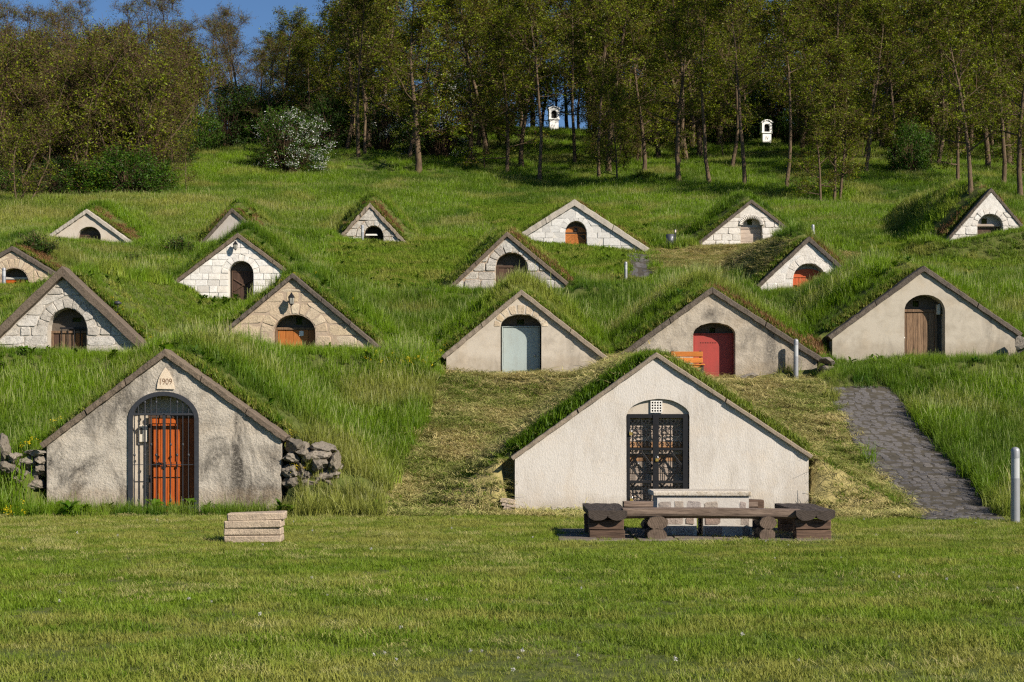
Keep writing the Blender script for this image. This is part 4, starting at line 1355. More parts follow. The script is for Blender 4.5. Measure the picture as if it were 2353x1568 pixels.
I = front('P', 'white stone cellar front with a scalloped arch over a board door', 'mortar_grey', 'coping_dark', dict(mat='stone_chalk', ch=.34, w=(.4, .72), gap=.022, proud=.024, cham=.012, vh=.16, nv=9, jit=.02, top_block=.75), cop_n=2)
back_wall(I, .40, 'mortar_pale', (LX(I, 1725), LZ(I, 509), .13, .14))
door_planks(I, I['x0'] + .02, I['x1'] - .02, LZ(I, 575), LZ(I, 525), .34, 'wood_grey_h', 5, False, ('wood_grey_h', .10))
mb = MB(); a, b_, cx = (I['x1'] - I['x0']) / 2, I['zt'] - I['zs'], (I['x0'] + I['x1']) / 2
for k in range(17):
    t_ = PI * (k + .5) / 17
    p, q = (cx + (a + .07) * math.cos(t_), I['zs'] + (b_ + .07) * math.sin(t_)), (cx + (a - .11) * math.cos(t_), I['zs'] + (b_ - .11) * math.sin(t_))
    mb.tube([(p[0], -.03, p[1]), ((p[0] + q[0]) / 2, -.03, (p[1] + q[1]) / 2), (q[0], -.03, q[1])], [.055, .05, .012], 6)
mb.build('scalloped_edge', 'stone_chalk', I['root'])

I = front('Q', 'steep stone cellar front at the far right with raised arch stones', 'mortar_pale', 'coping_dark', dict(mat='stone_chalk', ch=.42, w=(.5, .9), gap=.018, proud=.032, cham=.012, vh=.30, nv=8, jit=.02, top_block=1.0), cop_n=3)
back_wall(I, .40, 'mortar_pale', (LX(I, 2267), LZ(I, 507), .14, .15))
mb = MB(); mb.cbox(I['x0'] + .02, I['x1'] - .02, .2, .34, LZ(I, 520), LZ(I, 514), .02); mb.build('lintel', 'wood_grey_h', I['root'])
door_planks(I, I['x0'] + .02, I['x1'] - .02, LZ(I, 556), LZ(I, 521), .36, 'wood_brown', 4, False, None)

# ------------------------------------------------------------------ lanterns on two fronts
def lantern(loc, s, label, glass):
    r = empty('wall_lantern', loc, label, 'lantern', 'wall lanterns')
    mb = MB(); mb.tube([(0, -.0, .02), (0, -.10, .05), (0, -.16, .02)], .012, 6); mb.cbox(-.03, .03, -.012, .02, -.06, .07, .005); mb.build('bracket', 'iron_black', r)
    mb = MB(); mb.lathe([(.012, .16), (.02, .13), (.075, .06), (.085, .045), (.08, .035)], 6, 0, -.17, smooth=False); mb.build('lamp_cap', 'iron_black', r)
    mb = MB(); mb.lathe([(.066, .034), (.048, -.11)], 6, 0, -.17, smooth=False); mb.build('lamp_glass', glass, r)
    mb = MB()
    for k in range(6):
        a = 2 * PI * k / 6
        mb.tube([(.07 * math.cos(a), -.17 + .07 * math.sin(a), .035), (.05 * math.cos(a), -.17 + .05 * math.sin(a), -.115)], .006, 4)
    mb.lathe([(.05, -.11), (.045, -.13), (.012, -.145), (.01, -.17)], 6, 0, -.17, smooth=False)
    mb.build('lamp_frame', 'iron_black', r)
    r.scale = (s,) * 3
lantern((X(672, 43.6), 43.6 - .01, Z(689, 43.6)), 1.15, 'black six sided lantern on the tan stone front above the orange door', 'glass_pale')
lantern((X(543, 66), 66 - .02, Z(566, 66)), 1.25, 'small dark lantern on the bright white ashlar front', 'glass_pale')

# ------------------------------------------------------------------ rubble, boulders
def rock(name, mat, parent, loc, size, seed, label=None, cat=None, rz=0, sub=2, group=None):
    import bmesh
    bm = bmesh.new()
    bmesh.ops.create_icosphere(bm, subdivisions=sub, radius=1)
    r = random.Random(seed)
    pl = [(Vector((r.gauss(0, 1), r.gauss(0, 1), r.gauss(0, 1))).normalized(), r.uniform(.5, .88)) for _ in range(8)]
    for v in bm.verts:
        for n_, dd in pl:
            q = v.co.dot(n_)
            if q > dd: v.co -= n_ * (q - dd)
        nz = v.co.normalized(); v.co *= 1 + .10 * math.sin(nz.x * 5 + seed) * math.cos(nz.y * 6 + seed * 2) + .06 * math.sin(nz.z * 11 + nz.x * 9 + seed) + r.uniform(-.03, .03)
        v.co = Vector((v.co.x * size[0], v.co.y * size[1], v.co.z * size[2]))
    me = bpy.data.meshes.new(name); bm.to_mesh(me); bm.free()
    me.materials.append(MATS[mat])
    o = bpy.data.objects.new(name, me); COL.objects.link(o)
    o.parent = parent; o.location = loc; o.rotation_euler = (r.uniform(-.15, .15), r.uniform(-.2, .2), rz)
    if label: tag(o, label, cat, group)
    return o

def rubble_wall(label, items, d):
    r = empty('dry_stone_wall', (X(items[0][0], d), d, 0), label, 'stone wall')
    for k, (u0, v0, w, h) in enumerate(items):
        x, z = X(u0 + w / 2, d) - r.location.x, Z(v0 + h / 2, d)
        rock('stone', 'rubble', r, (x, .05 + rnd.uniform(-.06, .06), z), (w / 2 * d / FPX * 1.22, .28, h / 2 * d / FPX * 1.25), 100 + k + int(u0), sub=3)
        for q in range(2):
            s_ = rnd.uniform(.28, .5)
            rock('stone', 'rubble', r, (x + rnd.uniform(-.5, .5) * w * d / FPX, .16 + rnd.uniform(-.05, .08), z + rnd.uniform(-.5, .4) * h * d / FPX), (w / 2 * d / FPX * s_, .2, h / 2 * d / FPX * s_ * 1.2), 900 + k * 7 + q + int(u0))
rubble_wall('loose dry stone heap propping the right end of the 1909 front', [
    (676, 1020, 40, 34), (674, 1060, 40, 40), (690, 1100, 44, 26), (650, 1006, 48, 34), (648, 1040, 38, 26), (700, 1034, 56, 28), (716, 1019, 54, 26), (708, 1055, 48, 34), (750, 1036, 36, 46), (720, 1078, 58, 32), (726, 1100, 36, 22), (697, 1050, 20, 16), (650, 1066, 40, 30), (646, 1092, 44, 30), (690, 1082, 30, 30)], 29.3)
rubble_wall('mossy stone heap at the left end of the 1909 front', [
    (40, 1076, 56, 38), (48, 1050, 34, 26), (78, 1040, 28, 26), (60, 1032, 46, 16), (84, 1066, 26, 26), (60, 1104, 44, 20), (-14, 1060, 46, 30), (-20, 1000, 44, 62), (20, 1040, 28, 24), (24, 1064, 30, 30), (20, 1092, 40, 26)], 29.3)
for (u0, v0, w, h, d, lb) in ((1881, 822, 40, 18, 42.6, 'upper of two flat boulders at the right end of the red door cellar'), (1879, 838, 40, 19, 42.6, 'lower of two flat boulders at the right end of the red door cellar'),
                              (1696, 858, 46, 18, 42.2, 'low pale boulder in the grass right of the red door'), (2328, 775, 34, 36, 43.6, 'dark boulder leaning at the right end of the sand plaster cellar')):
    x, z = X(u0 + w / 2, d), Z(v0 + h / 2, d)
    rock('boulder', 'rubble', None, (x, d, z), (w / 2 * d / FPX * 1.1, .25, h / 2 * d / FPX * 1.15), int(u0), lb, 'boulder', group='boulders')
# split wood against the corner of the white cellar
for k, (u0, v0, lb) in enumerate(((1150, 1146, 'top pale split log in the little pile at the corner of the white cellar'), (1152, 1154, 'middle split log in the little pile at the corner of the white cellar'), (1155, 1163, 'bottom split log in the little pile at the corner of the white cellar'))):
    d = 28.95
    mb = MB(); L_ = .26; mb.prism([(0, 0), (L_, -.035), (L_, .03), (L_ * .5, .06), (.02, .065)], -.08, .08)
    o = mb.build('split_log', 'slab_concrete' if k == 0 else 'wood_grey_h', None); o.location = (X(u0, d), d, Z(v0 + 7, d)); o.rotation_euler = (0, .03 * k, .1 * k - .1)
    tag(o, lb, 'log', 'split logs')

# ------------------------------------------------------------------ concrete slabs in front
d = FPX * 1.6 / (1248 - VH)
for k in range(4):
    w = .78; h = .101
    mb = MB(); mb.cbox(-w / 2, w / 2, -.2, .2, 0, h, .014, 0, .007)
    o = mb.build('concrete_slab', 'slab_concrete', None)
    xo = [-.012, -.018, -.006, .03][k]
    o.location = (X(581, d) + xo, d + .2 + [0, .012, -.01, .0][k], .0 + k * (h + .003) + ground_at(X(581, d), d + .2) - .005)
    o.rotation_euler = ([0, .004, -.004, .0][k], [-.012, -.008, -.012, -.022][k], [.03, .05, .02, .07][k])
    tag(o, ['bottom slab of the stack of four tan concrete slabs on the lawn', 'second slab from the bottom in the tan concrete stack on the lawn', 'third slab from the bottom in the tan concrete stack on the lawn', 'top slab of the stack of four tan concrete slabs, jutting out right'][k], 'slab', 'stacked concrete slabs')

# ------------------------------------------------------------------ picnic table and log benches
def log(mb, p0, p1, rx, rz, sides=16, mi=0, me_=1, wob=.06, seed=0):
    """a log along y (or x): elliptical, uneven section, end grain as second material"""
    r = random.Random(seed)
    p0, p1 = Vector(p0), Vector(p1)
    t = (p1 - p0).normalized()
    a = t.cross(Vector((0, 0, 1))).normalized(); b_ = Vector((0, 0, 1))
    prof = [1 + r.uniform(-wob, wob) for _ in range(sides)]
    vs = []
    N = 5
    for i in range(N):
        c_ = p0.lerp(p1, i / (N - 1))
        for k in range(sides):
            an = 2 * PI * k / sides
            q = prof[k] * (1 + r.uniform(-.015, .015)) * (.97 if i in (0, N - 1) else 1)
            vs.append(c_ + a * math.cos(an) * rx * q + b_ * math.sin(an) * rz * q)
    fs = [(i * sides + k, i * sides + (k + 1) % sides, (i + 1) * sides + (k + 1) % sides, (i + 1) * sides + k) for i in range(N - 1) for k in range(sides)]
    mb.add(vs, fs, mi, True)
    mb.add(vs[:sides], [tuple(range(sides))[::-1]], me_); mb.add(vs[(N - 1) * sides:], [tuple(range(sides))], me_)

def halflog(mb, p0, p1, rx, rz, top, seed=0, mi=0, me_=1, sag=0.0):
    """log with its upper side hewn flat"""
    r = random.Random(seed)
    p0, p1 = Vector(p0), Vector(p1)
    t = (p1 - p0).normalized(); a = t.cross(Vector((0, 0, 1))).normalized()
    sec = [(-1, top), (-.5, top + .004), (0, top), (.5, top + .003), (1, top)] + [(math.cos(an), math.sin(an)) for an in [0 - PI * k / 8 for k in range(0, 9)]]
    vs = []; N = 9; n = len(sec)
    for i in range(N):
        f = i / (N - 1)
        c_ = p0.lerp(p1, f); c_.z -= sag * math.sin(PI * f)
        for (sx, sz) in sec:
            j = r.uniform(-.006, .006)
            vs.append(c_ + a * (sx * rx + j) + Vector((0, 0, (sz * rz if sz < .0 else (sz if abs(sz) > 1e-6 and sz <= top + .005 else 0)) + j * .6)))
    fs = [(i * n + k, i * n + (k + 1) % n, (i + 1) * n + (k + 1) % n, (i + 1) * n + k) for i in range(N - 1) for k in range(n)]
    mb.add(vs, fs, mi, False)
    mb.add(vs[:n], [tuple(range(n))[::-1]], me_); mb.add(vs[(N - 1) * n:], [tuple(range(n))], me_)

GZ0 = -.02
# worn paving under the picnic set
pad = empty('paved_pad', (X(1618, 23.3), 23.3, 0)); tag(pad, kind='structure')
for i in range(7):
    for j in range(5):
        x0_, y0_ = -2.15 + i * .55, -1.22 + j * .50
        mb = MB(); mb.cbox(x0_, x0_ + .52 + rnd.uniform(-.02, .02), y0_, y0_ + .47 + rnd.uniform(-.02, .02), -.08, .022 + rnd.uniform(-.008, .008), .01, 0, .012)
        mb.build('paving_stone', 'pad_slab', pad)
# front bench
df = 22.5
r = empty('log_bench', (X(1632, df), df, 0), 'long low log bench in front of the stone table, on stacked round logs', 'bench', 'log benches round the stone table')
mb = MB(); halflog(mb, (X(1430, df) - r.location.x, 0, .36), (X(1836, df) - r.location.x, .0, .345), .16, .07, .075, 3, sag=-.01); mb.build('seat', ['log_seat', 'log_end'], r)
for (u, w1, sd) in ((1506, .145, 1), (1757, .115, 2)):
    x = X(u, df) - r.location.x
    for k, (zc, hh) in enumerate(((.075, .095), (.245, .095))):
        mb = MB(); ww = w1 * (1.0 if k == 0 else 1.04)
        log(mb, (x + .012 * k, -.26, zc), (x + .012 * k, .26, zc), ww, hh, seed=sd * 7 + k, wob=.05); mb.build('support_log', ['log_dark_deep', 'log_end'], r)
# rear bench
dr_ = 24.4
r = empty('log_bench', (X(1600, dr_), dr_, 0), 'rear log bench between the stone table and the white cellar', 'bench', 'log benches round the stone table')
mb = MB(); halflog(mb, (X(1432, dr_) - r.location.x, 0, .37), (X(1738, dr_) - r.location.x, 0, .37), .16, .07, .07, 5); mb.build('seat', ['log_seat', 'log_end_dark'], r)
mb = MB(); mb.cbox(X(1716, dr_) - r.location.x, X(1753, dr_) - r.location.x, -.13, .13, .335, .47, .015, 0, .006); mb.build('seat_end_block', 'plank_block', r)
for (u, sd) in ((1494, 1), (1722, 2)):
    x = X(u, dr_) - r.location.x
    for k in (0, 1):
        mb = MB(); log(mb, (x, -.25, .08 + .16 * k), (x, .25, .08 + .16 * k), .13, .09, seed=sd * 9 + k); mb.build('support_log', ['log_dark_deep', 'log_end_dark'], r)
# left bench, running away from the viewer
def side_bench(uf, wid, label, seed, mir):
    d0, d1 = 22.35, 24.1
    r = empty('log_bench', (X(uf, d0), d0, 0), label, 'bench', 'log benches round the stone table')
    for k, xo in enumerate((-wid * .26, wid * .26)):
        mb = MB(); halflog(mb, (xo, -.10, .36), (xo * 1.02, d1 - d0, .37), wid * .265, .085, .055, seed + k); mb.build('seat_log', ['log_dark_deep', 'log_end_dark'], r)
    for yy in (0.0, d1 - d0 - .45):
        mb = MB()
        mb.cbox(-wid / 2 + .0, wid / 2 - .02, yy, yy + .12, GZ0, .135, .01, 0, .005)
        mb.cbox(-wid / 2 - .005, wid / 2 - .03, yy + .003, yy + .123, .14, .29, .01, 0, .005)
        mb.build('support_block', 'plank_block', r)
        mb = MB()
        mb.cbox(-wid / 2 + .01, wid / 2 - .04, yy + .128, yy + .32, GZ0, .27, .012, 0, .005); mb.build('support_block', 'plank_block', r)
    return r
side_bench(1396, .52, 'dark log bench end on at the left of the stone table', 11, 1)
side_bench(1872, .52, 'dark log bench end on at the right of the stone table', 21, -1)
# table
dt = 22.88
r = empty('picnic_table', (X(1614, dt), dt, 0), 'stone picnic table with a pale concrete top between log benches', 'table')
lx = lambda u: X(u, dt) - r.location.x
lz = lambda v: Z(v, dt)
mb = MB(); mb.cbox(lx(1500), lx(1728), .015, .85, .585, .655, .012, 0, .005); mb.build('tabletop', 'table_top', r)
mb = MB()
mb.box(lx(1511), lx(1722), .05, .70, .31, .58); mb.box(lx(1518), lx(1602), .052, .698, GZ0, .312); mb.box(lx(1617), lx(1730), .052, .698, GZ0, .312)
base = mb.build('table_base', 'mortar_pale', r)
for row, (z0, z1) in enumerate(((.335, .535), (.315, .33), (.165, .305), (.0, .155))):
    for a, b_ in (((1511, 1722),) if row < 2 else ((1518, 1602), (1617, 1730))):
        x = lx(a) + .012
        while x < lx(b_) - .05:
            w = rnd.uniform(.14, .36); w = min(w, lx(b_) - .012 - x)
            if rnd.random() < .9 and row != 1:
                o = stone_piece([(x, z0 + rnd.uniform(0, .02)), (x + w - .02, z0 + rnd.uniform(0, .02)), (x + w - .02, z1 - rnd.uniform(0, .03)), (x, z1 - rnd.uniform(0, .03))], 'stone', 'table_stone', r, .006, .008, True, .006, .014, yo=.05)
            x += w + .012

# ------------------------------------------------------------------ bollard lamps
def bollard(pos, h, rad, label, window=True):
    r = empty('bollard_lamp', pos, label, 'bollard', 'grey bollard lamps')
    mb = MB(); z1 = h * .58 if window else h * .80
    mb.lathe([(rad, -.15), (rad, z1)], 20); mb.build('post', 'bollard_metal', r)
    mb = MB(); mb.lathe([(rad * .93, z1), (rad * .93, h * .84)], 20); mb.build('lamp_window', 'bollard_window', r)
    mb = MB()
    mb.lathe([(rad * .99, h * .84), (rad * .99, h * .93)] + [(rad * .99 * math.cos(a), h * .93 + rad * .9 * math.sin(a)) for a in (.4, .8, 1.2, 1.5)], 20); mb.build('lamp_cap', 'bollard_metal', r)
    # half sleeve behind the window
    mb = MB(); n = 9
    vs = [(rad * math.cos(a) * 1.0, rad * math.sin(a) * 1.0, z) for z in (z1, h * .84) for a in [PI * .12 + PI * .76 * k / n for k in range(n + 1)]]
    mb.add(vs, [(k, k + 1, n + 2 + k, n + 1 + k) for k in range(n)], 0, True); mb.build('sleeve', 'bollard_metal', r)
    return r
p = ray(2333, 1203); bollard(p, 1.28, .074, 'tall grey bollard lamp at the right edge beside the paved path')
p = ray(1829, 879); bollard(p, 102 * p.y / FPX, .066, 'grey bollard lamp standing in front of the red door cellar')
p = ray(1438, 644); bollard(p, 42 * p.y / FPX, .068, 'grey bollard lamp beside the upper path below the oak door')
d = 74.0; p = Vector((X(1868, d), d, ground_at(X(1868, d), d))); bollard(p, max(.9, Z(513, d) - p.z), .075, 'grey bollard lamp rising behind the orange red door cellar')
d = 63.6; p = Vector((X(9, d), d, ground_at(X(9, d), d))); bollard(p, Z(616, d) - p.z, .075, 'grey bollard lamp at the far left edge before the rubble cellar')
d = 84.6; p = Vector((X(833, d), d, ground_at(X(833, d), d))); bollard(p, Z(517, d) - p.z, .075, 'grey bollard lamp left of the small rubble cellar doorway')

# litter bin with its post
p = ray(1540, 570)
s = p.y / FPX
r = empty('litter_bin', p, 'dark metal litter bin hung on a post with a red and white band', 'bin')
mb = MB(); mb.lathe([(7.5 * s, 3 * s), (8.6 * s, 3.2 * s), (9.6 * s, 31 * s), (9.0 * s, 31 * s), (8.4 * s, 22 * s)], 18); mb.build('bucket', 'bin_metal', r)
mb = MB(); mb.tube([(12 * s, .06, -.2), (12 * s, .06, 43 * s)], 1.6 * s, 10); mb.build('post', 'iron_grey', r)
mb = MB()
for z0, z1, mi in ((36, 38.2, 0), (38.2, 39.6, 1), (39.6, 41.5, 0)): mb.lathe([(1.85 * s, z0 * s), (1.85 * s, z1 * s)], 10, 12 * s, .06, mi)
mb.build('reflective_band', ['white_paint', 'red_tape'], r)
mb = MB(); mb.box(3.2 * s, 5.4 * s, -9.4 * s, -8.9 * s, 21 * s, 25 * s); mb.build('sticker', 'white_paint', r)

# orange slatted bench in front of the red door
d = 41.6
bx, gz = X(1578, d), ground_at(X(1578, d), d)
zt = Z(806, d)
r = empty('garden_bench', (bx, d, zt - .82), 'orange wooden slatted bench half hidden behind the grassy ridge of the white cellar', 'bench')
for k in range(3):
    mb = MB(); z = .82 - .16 * (k + 1); mb.cbox(-.42, .42, .012 * k, .035 + .012 * k, z, z + .135, .008); mb.build('back_slat', 'bench_orange', r)
for k in range(3):
    mb = MB(); mb.cbox(-.42, .42, -.48 + .15 * k, -.35 + .15 * k, .42, .455, .008); mb.build('seat_slat', 'bench_orange', r)
for s in (-1, 1):
    mb = MB(); mb.cbox(s * .36 - .03, s * .36 + .03, .045, .08, -.2, .82, .006); mb.cbox(s * .36 - .028, s * .36 + .028, -.46, .04, .38, .415, .006); mb.cbox(s * .36 - .03, s * .36 + .03, -.44, -.38, -.2, .38, .006); mb.build('leg_frame', 'iron_grey', r)

# small vent pipe on the mown mound beside the left stone cellar
p = ray(270, 744)
mb = MB(); mb.tube([(0, 0, -.1), (0, 0, .25)], .05, 10); mb.lathe([(.11, .24), (.12, .27), (.06, .32), (.01, .33)], 12)
o = mb.build('vent_pipe', 'iron_grey', None); o.location = p
tag(o, 'small dark capped vent pipe on the mown mound beside the left stone cellar', 'vent pipe')

# ------------------------------------------------------------------ white wayside shrines in the wood
def shrine(u, v, hpx, label, text=None):
    p = ray(u, v)
    s = hpx * p.y / FPX / 2.5
    r = empty('wayside_shrine', p, label, 'shrine', 'white shrines in the wood')
    r.scale = (s, s, s); r.rotation_euler = (0, 0, math.radians(8))
    mb = MB(); mb.cbox(-.46, .46, -.35, .35, -.3, 1.0, .02); mb.build('pedestal', 'white_paint', r)
    mb = MB(); mb.cbox(-.58, .58, -.45, .45, 1.003, 1.16, .03); mb.build('ledge', 'white_paint', r)
    mb = MB()
    ap = arch_pts(-.29, .29, 1.75, 1.98, 10)
    outer = [(-.52, 1.163), (-.52, 2.1)] + [(-.52 + 1.04 * k / 8, 2.1 + .22 * math.sin(PI * k / 8)) for k in range(1, 8)] + [(.52, 2.1), (.52, 1.163)]
    mb.prism(outer + [(.29, 1.163)] + ap + [(-.29, 1.163)], -.4, -.1)
    mb.prism(outer, -.097, .4)
    o = mb.build('niche', 'white_paint', r); o.modifiers.new('tri', 'TRIANGULATE')
    mb = MB(); mb.prism([(.285, 1.166)] + arch_pts(-.285, .285, 1.75, 1.975, 10) + [(-.285, 1.166)], -.115, -.1); mb.build('niche_back_panel', 'niche_dark', r)  # near-black panel on the back of the niche
    mb = MB(); mb.prism([(-.62, 2.08), (-.62, 2.18)] + [(-.62 + 1.24 * k / 8, 2.18 + .24 * math.sin(PI * k / 8)) for k in range(1, 8)] + [(.62, 2.18), (.62, 2.08)] + [(.55 - 1.1 * k / 8, 2.08 + .22 * math.sin(PI * k / 8)) for k in range(9)], -.48, .45)
    o = mb.build('cornice', 'white_paint', r); o.modifiers.new('tri', 'TRIANGULATE')
    if text: text_mesh(text, .5, 'numeral', 'black_paint', r, (0, -.352, .35), .004, .8)
    return r
shrine(1272, 300, 56, 'left white wayside shrine with an empty dark niche, among the trunks')
shrine(1760, 331, 56, 'right white wayside shrine marked IV, in the wood', 'IV')
shrine(1703, 322, 40, 'small sunlit sliver of a white shrine behind a trunk, left of the shrine marked IV')

# ------------------------------------------------------------------ trees
class Veg:
    """collects tapered stems (as tubes) and leaf quads in numpy-friendly lists"""
    def __init__(s): s.sv = []; s.sf = []; s.tv = []; s.tf = []; s.lp = []; s.lm = []; s.lt = []
    def tube(s, pts, rad, sides, twig=False):
        V, F = (s.tv, s.tf) if twig else (s.sv, s.sf)
        o = len(V); n = len(pts)
        for i in range(n):
            a = pts[max(0, i - 1)]; b = pts[min(n - 1, i + 1)]
            t = (b - a)
            t = t.normalized() if t.length > 1e-6 else Vector((0, 0, 1))
            u = t.cross(Vector((.31, .17, .93)))
            if u.length < 1e-3: u = t.orthogonal()
            u.normalize(); w = t.cross(u)
            for k in range(sides):
                an = 2 * PI * k / sides
                V.append(tuple(pts[i] + (u * math.cos(an) + w * math.sin(an)) * rad[i]))
        for i in range(n - 1):
            for k in range(sides):
                k2 = (k + 1) % sides
                F.append((o + i * sides + k, o + i * sides + k2, o + (i + 1) * sides + k2, o + (i + 1) * sides + k))
    def leaf(s, p, mi=0, tn=.5): s.lp.append((p.x, p.y, p.z)); s.lm.append(mi); s.lt.append(tn)

def leaf_quads(P, size, r, droop=.3):
    n = len(P)
    a = r.normal(size=(n, 3)); a[:, 2] = a[:, 2] * .6 - droop
    a /= np.linalg.norm(a, axis=1)[:, None] + 1e-9
    b = r.normal(size=(n, 3)); b -= (b * a).sum(1)[:, None] * a
    b /= np.linalg.norm(b, axis=1)[:, None] + 1e-9
    L = size * r.uniform(.6, 1.35, n)[:, None]; W = L * r.uniform(.35, .6, n)[:, None]
    v = np.stack([P, P + a * L * .5 + b * W * .5, P + a * L, P + a * L * .5 - b * W * .5], 1).reshape(-1, 3)
    f = np.arange(n * 4).reshape(n, 4)
    return v, f

def grow_path(p, d, L, n, r, up=.15, wob=.12):
    pts = [p.copy()]; d = d.normalized()
    for i in range(n):
        d = (d + Vector((r.gauss(0, wob), r.gauss(0, wob), r.gauss(0, wob * .6) + up / n))).normalized()
        pts.append(pts[-1] + d * (L / n))
    return pts

def make_tree(seed, H, tr, fb, nl, spread, leaves_per_twig, twigs=5, stems=1, leafsize=.17, sec=6, lean=0.0, crown_low=False, limbang=(.35, 1.0), mats=('leaf_olive', 'leaf_brownish'), green=.75, twig_r=.010):
    r = random.Random(seed); V = Veg()
    for st in range(stems):
        base = Vector((0, 0, -.4)) if stems == 1 else Vector((r.uniform(-.35, .35), r.uniform(-.35, .35), -.3))
        dirn = Vector((r.gauss(0, .05) + lean, r.gauss(0, .05), 1)) if stems == 1 else Vector((r.uniform(-.55, .55), r.uniform(-.4, .4), 1))
        h = H * (r.uniform(.72, 1) if stems > 1 else 1)
        tp = grow_path(base, dirn, h * .93 + .4, 12, r, 1.6 if stems == 1 else .4, .055 if stems == 1 else .10)
        rad = [tr * (1 - .93 * (i / 12) ** .85) + .012 for i in range(13)]
        rad[0] *= 1.35
        V.tube(tp, rad, 7)
        for l in range(nl):
            f = fb + (1 - fb) * ((l + r.uniform(0, 1)) / nl) ** .85
            q = min(11.99, f * 12); i = int(q)
            p = tp[i].lerp(tp[i + 1], q - i)
            an = r.uniform(0, 2 * PI); el = r.uniform(*limbang)
            if stems == 1:
                hf = (f - fb) / (1 - fb + 1e-6)
                el = el * (.15 + .85 * min(1, hf * 1.6)) + r.uniform(-.15, .1)
            d = Vector((math.cos(an) * math.cos(el), math.sin(an) * math.cos(el), math.sin(el)))
            hq = max(0, f - fb) / (1 - fb + 1e-6)
            Ll = spread * H * r.uniform(.55, 1.1) * (.60 + .42 * math.sin(PI * min(1, hq * .95 + .08))) * (1 - .25 * hq)
            lp = grow_path(p, d, Ll, 5, r, .35, .16)
            lr = rad[i] * r.uniform(.35, .55)
            V.tube(lp, [lr, lr * .8, lr * .6, lr * .42, lr * .28, .010], 5)
            for s2 in range(sec):
                f2 = r.uniform(.22, 1.0); q2 = min(4.99, f2 * 5); i2 = int(q2)
                p2 = lp[i2].lerp(lp[i2 + 1], q2 - i2)
                d2 = (lp[i2 + 1] - lp[i2]).normalized() * .7 + Vector((r.gauss(0, .7), r.gauss(0, .7), r.gauss(.1, .5)))
                L2 = Ll * r.uniform(.28, .55) * (1.15 - .5 * f2)
                sp = grow_path(p2, d2, L2, 3, r, .2, .2)
                V.tube(sp, [.024, .018, .013, .008], 3, True)
                for t3 in range(twigs):
                    f3 = r.uniform(.2, 1.0); q3 = min(2.99, f3 * 3); i3 = int(q3)
                    p3 = sp[i3].lerp(sp[i3 + 1], q3 - i3)
                    d3 = (sp[i3 + 1] - sp[i3]).normalized() * .5 + Vector((r.gauss(0, .7), r.gauss(0, .7), r.gauss(.05, .6)))
                    L3 = r.uniform(.4, 1.15)
                    w = grow_path(p3, d3, L3, 2, r, .1, .25)
                    V.tube(w, [twig_r, twig_r * .75, twig_r * .45], 3, True)
                    cm = 1 if r.random() < green else 2; ct = min(1, max(0, r.gauss(.45, .30)))
                    for _ in range(leaves_per_twig):
                        f4 = r.uniform(.35, 1.0)
                        pp = (w[0].lerp(w[1], f4 * 2) if f4 < .5 else w[1].lerp(w[2], f4 * 2 - 1)) + Vector((r.gauss(0, .12), r.gauss(0, .12), r.gauss(0, .08)))
                        V.leaf(pp, cm, ct)
    trunk = mesh_np('trunk', np.array(V.sv), np.array(V.sf), ['bark'], smooth=True)
    return trunk, crown_mesh(V, mats, leafsize, seed)

def crown_mesh(V, mats, leafsize, seed):
    rg = np.random.default_rng(seed)
    lv, lf = leaf_quads(np.array(V.lp), leafsize, rg)
    tv, tf = (np.array(V.tv), np.array(V.tf)) if V.tv else (np.zeros((0, 3)), np.zeros((0, 4), int))
    allv = np.concatenate([tv, lv]); allf = np.concatenate([tf, lf + len(tv)])
    mi = np.concatenate([np.zeros(len(tf), int), np.array(V.lm)])
    tint = np.concatenate([np.zeros(len(tv)), np.repeat(np.clip(np.array(V.lt) + rg.normal(0, .13, len(lf)), 0, 1), 4)])
    return mesh_np('crown', allv, allf, ['twig'] + list(mats), mi, False, {'lv': tint})

def place(meshes, loc, label, group, name='tree', cat='tree', rz=0, sc=1.0, parts=('trunk', 'crown')):
    o = empty(name, loc, label, cat, group, rz)
    o.scale = (sc, sc, sc) if not isinstance(sc, tuple) else sc
    for me, pn in zip(meshes, parts):
        c = bpy.data.objects.new(pn, me); COL.objects.link(c); c.parent = o
    return o

TK = dict(leafsize=.165, sec=9, limbang=(.4, 1.15))
TALL = [make_tree(201, 17, .21, .16, 22, .30, 14, 5, **TK), make_tree(202, 16, .18, .18, 21, .32, 14, 5, **TK), make_tree(203, 18, .24, .13, 24, .28, 14, 5, lean=.03, **TK),
        make_tree(204, 15, .15, .10, 22, .28, 10, 5, **TK), make_tree(205, 17, .20, .20, 21, .33, 10, 5, lean=-.04, **TK), make_tree(206, 14, .13, .07, 22, .29, 11, 5, **TK)]
TALL += [make_tree(207, 17, .19, .44, 19, .27, 11, 5, **TK), make_tree(208, 16, .17, .46, 18, .27, 11, 5, **TK)]
BARE = [make_tree(221, 14, .16, .12, 22, .33, 4, 9, limbang=(.45, 1.2), green=.5, leafsize=.12), make_tree(222, 15, .18, .12, 22, .33, 4, 9, limbang=(.45, 1.2), green=.45, leafsize=.12)]
SCRUB = [make_tree(231, 8, .07, .10, 9, .28, 5, 7, stems=4, green=.75, limbang=(.4, 1.2), sec=6, leafsize=.12), make_tree(232, 9, .08, .14, 9, .26, 4, 8, stems=4, green=.55, limbang=(.4, 1.2), sec=6, leafsize=.12),
         make_tree(233, 7, .06, .08, 9, .30, 7, 6, stems=3, green=.8, limbang=(.3, 1.1), sec=6, leafsize=.13)]
SAPL = [make_tree(241, 7, .055, .22, 12, .20, 5, 4, leafsize=.13, green=.7), make_tree(242, 6, .05, .15, 12, .22, 5, 4, leafsize=.13, green=.8)]

